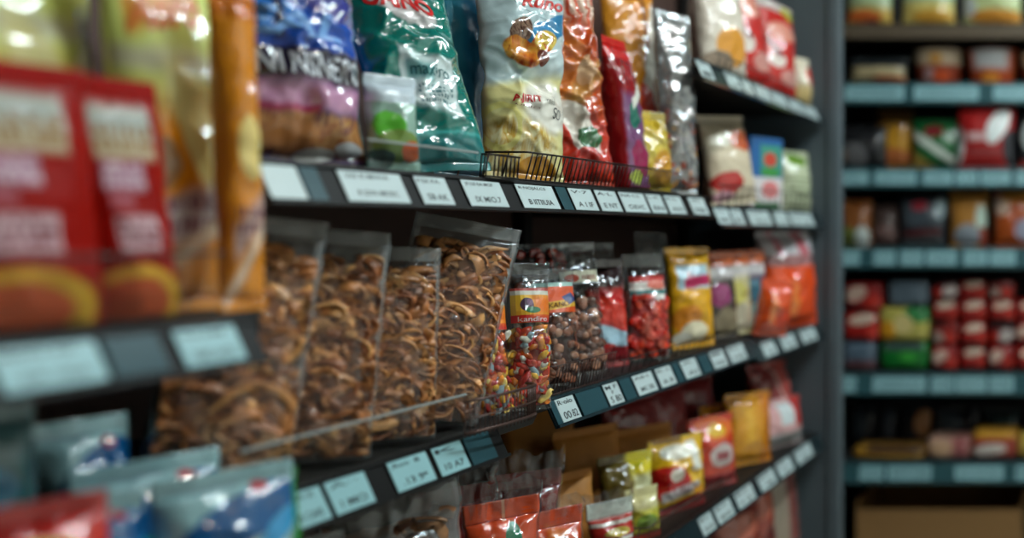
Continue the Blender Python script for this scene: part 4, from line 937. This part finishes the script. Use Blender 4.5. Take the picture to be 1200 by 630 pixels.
bag('tall_yellow_bag', 'tall pale yellow bag with orange writing between red pouch and orange bag', 'bag', 210, -.918, zE, .105, .345, .05, 8, 4, YP, wr=.8, cr=.1, texts=[('Aoro', .1, .80, .72, .92, (222, 120, 40), {'shear': .3, 'bold': .03, 'tilt': .04})], group='tall yellow bags on the near shelf')
os_ = Art('orange_slim_print', (226, 140, 24), rough=.22, bump=.35, coat=.6); os_.ell(.6, .5, .3, .1, (240, 214, 130)).rect(.2, .22, 1, .32, (196, 160, 150), rot=10, soft=.03).prose(.25, .22, .95, .32, (110, 60, 80), 2, 5).rect(.1, .12, .9, .17, (236, 214, 190), rot=16, soft=.03).rect(0, .9, 1, 1, (206, 112, 14))
bag('slim_orange_bag', 'slim orange bag at the far end of the near shelf', 'bag', 286, -.862, zE, .040, .325, .03, 20, 4, os_.done(), wr=.8, cr=.2, st=.012)
# blue and white bags below, red bag at the corner
bw = Art('blue_white_print', (146, 186, 190), bump=.35, coat=.5, wob=.05)
bw.ell(.55, .72, .5, .13, (8, 84, 140), rot=14).ell(.8, .62, .2, .07, (40, 150, 206), rot=30).rect(.1, .5, .6, .58, (200, 190, 186), soft=.03).ell(.3, .56, .14, .05, (40, 130, 70)).ell(.45, .3, .5, .14, (10, 72, 132), rot=-20).ell(.72, .88, .07, .03, (176, 60, 70)).rect(.05, .9, .6, .94, (130, 160, 166), soft=.02)
BW = bw.done()
BWG = 'blue and white bags on the low near shelf'
bag('blue_white_bag', 'blue and white bag standing tallest against the dark gap', 'bag', 108, -1.0, zF, .078, .212, .05, 16, 6, BW, group=BWG, pinch=.05)
bag('blue_white_bag', 'blue and white bag in front of the tallest one', 'bag', 118, -.876, zF, .075, .165, .05, 14, 5, BW, group=BWG, pinch=.05, dY=.0)
bag('blue_white_bag', 'blue and white bag leaning before the curl bags', 'bag', 272, -.838, zF, .108, .168, .055, 26, 5, BW, group=BWG, pinch=.05)
bag('blue_white_bag', 'blue and white bag with wide pale top beside the curl bags', 'bag', 182, -.928, zF, .115, .175, .055, 20, 4, BW, group=BWG, pinch=.05)
tb = Art('teal_white_print', (96, 140, 146), bump=.35, coat=.5); tb.rect(-.1, -.1, 1.1, .8, (14, 100, 106), soft=.03).ell(.5, .72, .3, .08, (20, 130, 170))
bag('teal_white_bag', 'dark teal bag with pale top cut by the left photo edge', 'bag', -40, -.945, zF, .10, .250, .05, 14, 4, tb.done(), pinch=.05)
gp = Art('leaf_green_print', (24, 130, 50), bump=.3); gp.ell(.3, .6, .3, .2, (40, 160, 70))
bag('green_packet', 'bright green packet at the foot of the first aqua tag', 'packet', 331, -.853, zF, .036, .15, .03, 20, 4, gp.done(), res=(16, 24), st=.012)
rr = Art('red_corner_print', (206, 52, 40), bump=.25, coat=.5); rr.ell(.58, .66, .24, .17, (206, 150, 60)).ell(.64, .66, .10, .12, (236, 236, 230), rot=-20).ell(.5, .58, .12, .07, (150, 120, 150)).rect(-.1, .86, 1.1, 1.1, (190, 40, 34))
bag('red_corner_bag', 'orange red bag with white emblem in the bottom left corner', 'bag', 38, -.842, zF, .105, .182, .05, 22, 8, rr.done(), pinch=.03)

# ------------------------------------------------------------------ shelving across the end of the aisle
YB = 3.6; SB = F / YB
def wx(px): return (px - VX) / SB
def wz(py): return (VY - py) / SB
back = empty('wall_shelving', (-.3, YB + .25, 0)); tag(back, 'dark shelving with teal rails standing across the aisle end', 'shelving')
M_far = plain('far_shelf_metal', (44, 48, 50), .5)
M_fardark = plain('far_back_board', (30, 30, 31), .7)
M_wood = plain('brown_shelf_edge', (92, 80, 64), .5)
MB().box(-1.13, YB + .44, 0, .55, YB + .46, 2.45).build('back_panel', M_fardark, back)
MB().box(-1.11, YB + .01, 0, -1.07, YB + .44, 2.45, .004).build('side_panel', M_far, back)
MB().box(.5, YB + .01, 0, .54, YB + .44, 2.45, .004).build('side_panel', M_far, back)
SZ = []
def fshelf(y0, y1, m, rail=True):
    zt = wz(y0); zb = wz(y1)
    s = MB().box(-1.068, YB + .01, CAM_Z + zt - .03, .498, YB + .44, CAM_Z + zt).build('shelf', M_far, back)
    if rail:
        h = zt - zb
        prof = [(YB + .008, CAM_Z + zt - .002), (YB - .004, CAM_Z + zt + .001), (YB - .006, CAM_Z + zt - .006), (YB - .002, CAM_Z + zt - .008), (YB - .014, CAM_Z + zb + .008), (YB - .019, CAM_Z + zb + .007), (YB - .017, CAM_Z + zb), (YB - .006, CAM_Z + zb)]
        MB().prism_x(prof, -1.026, .496).build('price_rail', m, s)
    SZ.append(zt); return zt
z0_ = fshelf(28, 46, M_wood); z1_ = fshelf(97, 122, M_railS); z2_ = fshelf(197, 220, M_railS); z3_ = fshelf(290, 314, M_railS); z4_ = fshelf(437, 462, M_railS); z5_ = fshelf(541, 565, M_railS)
MB().box(-1.068, YB + .01, .02, .498, YB + .44, .06).build('base_shelf', M_far, back)
fix(back)
FT = 'price strips on the far shelving'
def far_tag(px0, px1, py0, py1, label):
    w = (px1 - px0) / SB; h = (py1 - py0 - 8) / SB; t = R(10)
    b = MB().box(-w / 2, -.0006, -h / 2, w / 2, .0006, h / 2, .0004); v, f_ = list(b.v), list(b.f); fm = [0] * len(f_)
    rnd = random.Random(px0 * 7 + py0); txt = ''.join(rnd.choice('AEKMNO81370') for _ in range(max(2, int(w / .022))))
    tv, tf = text_shape(txt); k = len(v)
    for a, c in tv: v.append((-w * .42 + w * .84 * a, -.0009, -h * .25 + h * .5 * c))
    f_ += [tuple(i + k for i in q) for q in tf]; fm += [1] * len(tf)
    o = mesh_obj('price_strip', v, f_, [M_cardb, inkm((60, 90, 98))], fmat=fm)
    o.location = (wx((px0 + px1) / 2), YB - .0118, CAM_Z + (wz(py0) + wz(py1)) / 2); o.rotation_euler = (-t, 0, 0)
    tag(o, label, 'price tag', FT)
ORD = ['first', 'second', 'third', 'fourth', 'fifth', 'sixth', 'seventh']
ROWS = [('top', 97, 122, [(992, 1060), (1072, 1147), (1165, 1215)]), ('second', 197, 220, [(988, 1018), (1027, 1074), (1083, 1117), (1121, 1146), (1150, 1184), (1191, 1215)]),
        ('third', 290, 314, [(986, 1008), (1025, 1049), (1056, 1082), (1087, 1121), (1130, 1157), (1161, 1190)]), ('fourth', 437, 462, [(985, 1004), (1024, 1085), (1092, 1118), (1121, 1156), (1160, 1188)]),
        ('lowest', 541, 565, [(1008, 1036), (1041, 1092), (1120, 1176), (1191, 1215)])]
for nm, a, b_, ps_ in ROWS:
    for i, (p, q) in enumerate(ps_): far_tag(p, q, a, b_, '%s aqua strip from the left on the %s teal rail of the far shelving' % (ORD[i], nm))
def fbag(name, label, cat, px0, px1, pytop, zs, mat, t=.07, style='pillow', lean=4, roll=0, dy=0.07, group=None, seed=None):
    w = (px1 - px0) / SB; h = (VY - pytop) / SB - zs
    # a bag a little behind the rail: enlarge for its distance
    k = (YB + dy) / YB; w *= k; h = (VY - pytop) * (YB + dy) / F - zs
    return bag(name, label, cat, 0, 0, zs, w, h, t, 90, lean, mat, roll=roll, style=style, Y=YB + dy, res=(16, 22), st=.012, wr=1.0, group=group, seed=seed, pinch=.05, seals=(True, True)) , wx((px0 + px1) / 2) * k
def FB(*a, **k):
    o, x = fbag(*a, **k); o.location.x = x; return o
def A(name, base, *ops, **k):
    a = Art(name, base, bump=k.get('bump', .25), rough=.35, coat=.2, wob=.04)
    for op in ops: getattr(a, op[0])(*op[1:])
    return a.done()
G0 = A('lettuce_print', (176, 196, 150), ('rect', -.1, -.1, 1.1, .38, (206, 170, 80), 0, .1), ('ell', .4, .2, .4, .12, (216, 110, 50)), ('ell', .6, .1, .15, .06, (150, 70, 50)))
FB(N, 'pale green and orange bag at the left of the topmost far shelf', 'bag', 990, 1046, -25, z0_, G0, seed=2)
G1 = A('lemon_print', (170, 200, 160), ('rect', -.1, -.1, 1.1, .5, (216, 196, 110), 0, .1), ('ell', .6, .2, .4, .12, (214, 160, 60)))
FB(N, 'pale green and yellow bag in the middle of the topmost far shelf', 'bag', 1056, 1120, -25, z0_, G1, seed=3)
FB(N, 'pale yellow bag at the right of the topmost far shelf', 'bag', 1127, 1198, -25, z0_, A('melon_print', (190, 200, 140), ('ell', .6, .2, .5, .14, (206, 140, 50)), ('ell', .1, .4, .15, .2, (206, 214, 210))), seed=4)
FB('flat_pack', 'low dark packet with cream stripe on the far shelving', 'packet', 995, 1064, 68, z1_, A('dark_cream_print', (40, 46, 50), ('rect', .03, .1, .97, .62, (186, 170, 130), 0, .05), ('ell', .7, .2, .3, .12, (190, 110, 70))))
def cup(label, px0, px1, pytop, zs, mat, dy=.06):
    k = (YB + dy) / YB; w = (px1 - px0) / SB * k; h = (VY - pytop) * (YB + dy) / F - zs
    prof = [(.80, 0), (.86, .02), (.98, .86), (1.0, .9), (1.03, .92), (1.03, .95), (.99, .965), (.96, .97)]
    n = 28; v = []; uv = []; f_ = []
    for r, z in prof:
        for j in range(n):
            t = 2 * math.pi * j / n; v.append((w / 2 * r * math.sin(t), -w / 2 * r * math.cos(t) * .7, h * z)); uv.append((.5 + .5 * math.sin(t), z))
    for i in range(len(prof) - 1):
        for j in range(n): f_.append((i * n + j, i * n + (j + 1) % n, (i + 1) * n + (j + 1) % n, (i + 1) * n + j))
    f_.append(tuple(range(n))[::-1])
    o = mesh_obj('noodle_cup', v, f_, mat, smooth=True, uvs=uv)
    lv = [(q[0], q[1], q[2]) for q in v[-n:]]; lv2 = [(q[0] * .98, q[1] * .98, q[2] + .004) for q in lv]
    mesh_obj('peel_lid', lv + lv2, [tuple(range(n, 2 * n))] + [(j, (j + 1) % n, n + (j + 1) % n, n + j) for j in range(n)], M_lid, o, uvs=None)
    o.location = (wx((px0 + px1) / 2) * k, YB + dy + w * .36, CAM_Z + zs + .0006); tag(o, label, 'cup', 'noodle cups on the far shelving')
M_lid = plain('foil_lid', (170, 160, 150), .3, metal=.4)
CU = A('cup_print', (150, 60, 36), ('rect', -.1, .55, 1.1, .95, (200, 180, 150), 0, .06), ('ell', .5, .7, .14, .14, (206, 150, 70)), ('ell', .35, .3, .12, .16, (190, 160, 160)), ('ell', .62, .25, .2, .16, (214, 86, 40)), bump=0)
cup('orange and cream noodle cup, left one on the far shelving', 1067, 1125, 54, z1_, CU)
cup('orange and silver noodle cup, middle one on the far shelving', 1130, 1190, 54, z1_, A('cup_print_b', (196, 84, 40), ('rect', .15, .45, .85, .95, (196, 200, 200), 0, .1), ('ell', .5, .2, .2, .14, (236, 150, 50)), bump=0))
cup('noodle cup cut by the right photo edge', 1194, 1252, 58, z1_, CU)
FB(N, 'black bag at the left of the second far shelf', 'bag', 984, 1040, 148, z2_, A('black_bag_print', (26, 27, 30), ('ell', .35, .3, .25, .3, (110, 110, 112), 30), ('ell', .0, .3, .15, .2, (150, 120, 90))), dy=.04)
FB(N, 'yellow bag on the second far shelf', 'bag', 1026, 1070, 128, z2_, A('yolk_print', (206, 150, 40), ('rect', -.1, .72, 1.1, 1.1, (120, 84, 40), 0, .06), ('ell', .5, .2, .5, .14, (190, 110, 60))), dy=.12)
FB(N, 'green bag with white diagonal stripe on the second far shelf', 'bag', 1068, 1128, 140, z2_, A('green_stripe_print', (16, 100, 50), ('rect', -.3, .3, 1.3, .46, (216, 226, 214), -34, .03), ('rect', -.4, -.4, .7, .2, (180, 150, 70), -34, .05), ('ell', .45, .75, .2, .12, (130, 30, 40))), dy=.07)
FB(N, 'red bag with white diagonal flash on the second far shelf', 'bag', 1120, 1190, 123, z2_, A('red_flash_print', (170, 30, 30), ('ell', .72, .66, .16, .32, (220, 228, 226), -28), ('ell', .02, .35, .12, .3, (206, 214, 214)), ('rect', .2, .42, .55, .55, (206, 170, 170)), ('ell', .95, .3, .15, .3, (40, 40, 46)), ('rect', .2, .2, .8, .3, (140, 60, 60))), dy=.03)
FB(N, 'black and white bag cut by the right photo edge', 'bag', 1193, 1245, 135, z2_, A('mono_print', (50, 54, 58), ('ell', .35, .6, .3, .3, (200, 210, 210)), ('rect', 0, 0, 1, .15, (190, 60, 50))))
FB(N, 'orange brown bag with green corner on the third far shelf', 'bag', 982, 1022, 234, z3_, A('bran_print', (130, 76, 34), ('ell', .2, .2, .5, .22, (110, 120, 60)), ('ell', .75, .2, .2, .25, (190, 200, 196), -20)), dy=.05)
FB(N, 'dim brown bag on the third far shelf', 'bag', 1022, 1052, 240, z3_, A('dim_brown_print', (70, 54, 50), ('ell', .5, .3, .5, .2, (110, 84, 80))), dy=.08)
FB(N, 'charcoal bag with small red crest on the third far shelf', 'bag', 1053, 1110, 228, z3_, A('charcoal_print', (36, 40, 46), ('rect', .1, .4, .95, .85, (66, 76, 84), 0, .06), ('ell', .45, .78, .18, .1, (150, 40, 54)), ('rect', .1, .22, .9, .32, (90, 30, 34), 4, .03), ('rect', .1, .04, .9, .16, (96, 100, 102), 0, .03), ('ell', .88, .75, .12, .22, (150, 170, 176))))
FB(N, 'golden brown bag with silver patch on the third far shelf', 'bag', 1112, 1158, 224, z3_, A('toffee_print', (176, 122, 50), ('ell', .5, .2, .36, .2, (150, 160, 170)), ('ell', .85, .5, .14, .25, (190, 214, 200)), ('rect', .8, 0, 1.1, .35, (150, 60, 40))))
FB(N, 'rust orange bag at the right of the third far shelf', 'bag', 1164, 1215, 224, z3_, A('rust_orange_print', (176, 80, 26), ('ell', .2, .75, .2, .2, (206, 180, 160)), ('ell', .8, .3, .3, .2, (160, 160, 180)), ('rect', .2, .8, 1.1, 1.1, (190, 130, 50))))
# fourth far shelf: stacks of packs
def pack(label, px0, px1, py0, py1, mat, dy=.05, group=None, d=.14):
    k = (YB + dy) / YB
    z1 = (VY - py0) / SB; z0 = (VY - py1) / SB + .001
    w = (px1 - px0) / SB * k; h = (z1 - z0) * .965
    bm = bmesh.new(); bmesh.ops.create_cube(bm, size=1); bmesh.ops.subdivide_edges(bm, edges=bm.edges[:], cuts=7, use_grid_fill=True)
    sd = random.Random(px0 + py0 * 3).random() * 20
    for q in bm.verts:
        x, y, z = q.co * 2
        r = 1 - .12 * (abs(x) ** 4 + abs(z) ** 4) * abs(y)
        e = .006 * mn.noise(Vector((x * 2, y * 2, z * 2 + sd)))
        q.co = Vector((x * w / 2 * (1 - .08 * abs(z) ** 3), y * d / 2 * r + e + d / 2, z * h / 2 * (1 - .10 * abs(y) ** 3 * (1 - .4 * x * x)) + h / 2))
    bm.verts.index_update(); v = [q.co.copy() for q in bm.verts]; f_ = [tuple(q.index for q in p.verts) for p in bm.faces]; bm.free()
    lo = min(q.z for q in v)
    for q in v: q.z -= lo
    o = mesh_obj('snack_pack', v, f_, mat, smooth=True, uvs=[(q.x / w + .5, q.z / h) for q in v])
    o.location = (wx((px0 + px1) / 2) * k, YB + dy, CAM_Z + z0 + .0006); o.rotation_euler = (0, 0, .05 * math.sin(px0 * 1.7 + py0)); tag(o, label, 'pack', group); return o
RW = [A('red_white_pack_%d' % i, ((150, 28, 28), (120, 20, 22), (166, 34, 30), (140, 40, 36))[i], ('ell', (.3, .7, .55, .2)[i], (.6, .4, .75, .3)[i], (.34, .28, .4, .3)[i], (.24, .34, .18, .3)[i], ((206, 176, 160), (190, 180, 176), (214, 190, 170), (176, 150, 140))[i], (30, -40, 10, -20)[i]), ('ell', (.8, .15, .9, .75)[i], .3, .22, .25, (196, 50, 38)), ('rect', -.1, (-.1, .7, -.1, .8)[i], (.4, 1.1, .6, .5)[i], (.2, 1.1, .12, 1.1)[i], (50, 22, 24), 0, .06)) for i in range(4)]
zz4 = 437.0
rows4 = [(436.9, 407), (407, 378), (378, 352), (352, 328)]
cols4 = [(1092, 1121), (1125, 1154), (1159, 1187), (1191, 1220)]
RN = ['bottom', 'second', 'third', 'top']; CN = ['first', 'second', 'third', 'fourth']
for r, (yb_, yt_) in enumerate(rows4):
    for c, (xa, xb_) in enumerate(cols4):
        if (r, c) in ((3, 3),): continue
        dy = .045 + .02 * ((r * 7 + c * 5) % 3) / 2
        xa_, yt2 = xa, yt_
        pack('red and white pack, %s column from the left, %s layer of the far stacks' % (CN[c], RN[r]), xa, xb_, yt_, yb_, RW[(r * 3 + c * 2 + r * c) % 4], group='red and white packs stacked on the far shelving', dy=dy)
GB = A('slate_blue_pack', (86, 104, 120), ('rect', .1, .0, 1, .35, (110, 70, 74), 0, .06))
pack('slate blue pack at the bottom left of the fourth far shelf', 986, 1024, 402, 436.9, GB)
pack('red pack on top of the slate blue pack', 988, 1028, 366, 402, RW[2])
pack('dark red pack topmost in the leftmost far stack', 990, 1032, 330, 366, RW[0])
GG = A('green_pack', (20, 116, 44), ('ell', .6, .5, .2, .2, (60, 160, 60)), ('rect', .1, .7, .9, 1, (60, 80, 76), 0, .08))
pack('green pack below the yellow pack on the fourth far shelf', 1030, 1086, 402, 436.9, GG)
pack('yellow and green pack on top of the green pack', 1030, 1087, 360, 402, A('yellow_green_pack', (190, 180, 90), ('ell', .15, .3, .2, .3, (226, 160, 40)), ('ell', .8, .8, .3, .25, (50, 130, 70)), ('ell', .5, .5, .2, .3, (214, 196, 130))))
pack('slate grey pack topmost above the yellow and green pack', 1040, 1086, 328, 360, A('grey_pack', (96, 112, 124)))
# fifth far shelf
pack('flat yellow edged tray of dark packs on the lowest railed far shelf', 998, 1082, 526, 540.9, A('yellow_edge_pack', (190, 140, 50), ('rect', .2, .5, 1, 1, (60, 40, 40), 0, .1)), dy=.03)
pack('pinkish beige pack on the lowest railed far shelf', 1086, 1136, 514, 540.9, A('beige_pack', (190, 150, 130), ('ell', .3, .5, .3, .3, (216, 176, 140)), ('rect', .6, 0, 1, 1, (160, 90, 90), 0, .1)), dy=.03)
pack('red and white pack with yellow top on the lowest railed far shelf', 1139, 1190, 506, 540.9, A('yellow_top_pack', (170, 70, 56), ('rect', -.1, .75, 1.1, 1.1, (206, 150, 50)), ('ell', .4, .35, .4, .2, (220, 210, 200), 14)), dy=.03)
pack('yellow pack cut by the right photo edge on the lowest railed shelf', 1192, 1240, 510, 540.9, A('straw_pack', (200, 170, 80)), dy=.03)
DK = [A('midnight_pack_%d' % i, (34, 38, 46), ('ell', (.3, .5, .8)[i], .6, .3, .3, ((70, 84, 96), (60, 70, 84), (190, 130, 80))[i])) for i in range(3)]
FB(N, 'dark bag at the left of the lowest railed far shelf', 'bag', 997, 1028, 474, z5_, DK[0], dy=.22, lean=2)
FB(N, 'second dark bag on the lowest railed far shelf', 'bag', 1030, 1053, 474, z5_, DK[1], dy=.22, lean=2)
FB(N, 'dark bag with orange spot on the lowest railed far shelf', 'bag', 1055, 1092, 474, z5_, DK[2], dy=.22, lean=2)
FB(N, 'wide dark bag behind the pinkish beige pack', 'bag', 1094, 1150, 476, z5_, DK[0], dy=.22, lean=2)
FB(N, 'dark teal bag behind the pack with yellow top', 'bag', 1152, 1196, 478, z5_, A('dark_teal_print', (30, 50, 56), ('ell', .6, .6, .3, .2, (60, 90, 92))), dy=.22, lean=2)
# cardboard tray
M_box = plain('cardboard', (150, 112, 66), .7, var=.08, scale=20)
ct = empty('cardboard_tray', (wx(1098), YB + .04, .061)); k = 1.01
w = (1196 - 1000) / SB / 2; hh = CAM_Z + wz(600) - .061
MB().box(-w, 0, 0, w, .005, hh, .001).build('front_panel', M_box, ct)
MB().box(-w, .005, 0, -w + .005, .36, hh + .03, .001).build('side_flap', M_box, ct); MB().box(w - .005, .005, 0, w, .36, hh + .03, .001).build('side_flap', M_box, ct)
MB().box(-w, .36, 0, w, .365, hh + .03, .001).build('rear_panel', M_box, ct); MB().box(-w + .005, .005, 0, w - .005, .36, .006).build('bottom', M_box, ct)
tag(ct, 'open brown cardboard tray on the floor shelf of the far shelving', 'box')

# ------------------------------------------------------------------ world, camera, look
wd = bpy.data.worlds.new('dim_store'); bpy.context.scene.world = wd; wd.use_nodes = True
bgn = wd.node_tree.nodes['Background']; bgn.inputs[0].default_value = (.10, .16, .18, 1); bgn.inputs[1].default_value = .6
cam = bpy.data.cameras.new('camera'); co = link(bpy.data.objects.new('camera', cam))
co.location = (0, 0, CAM_Z); co.rotation_euler = (R(90), 0, 0)
cam.sensor_width = 36; cam.lens = 36 * F / 1200; cam.shift_x = -(VX - 600) / 1200; cam.shift_y = -(315 - VY) / 1200
cam.clip_start = .02; cam.clip_end = 50
cam.dof.use_dof = True; cam.dof.focus_distance = 1.50; cam.dof.aperture_fstop = 1.1; cam.dof.aperture_blades = 0
sc = bpy.context.scene; sc.camera = co
sc.view_settings.view_transform = 'Standard'; sc.view_settings.look = 'None'; sc.view_settings.gamma = 1.0; sc.view_settings.use_curve_mapping = False
sc.view_settings.exposure = 0.12
sc.cycles.max_bounces = 8; sc.cycles.transparent_max_bounces = 32; sc.cycles.caustics_reflective = False; sc.cycles.caustics_refractive = False
sc.cycles.use_denoising = True
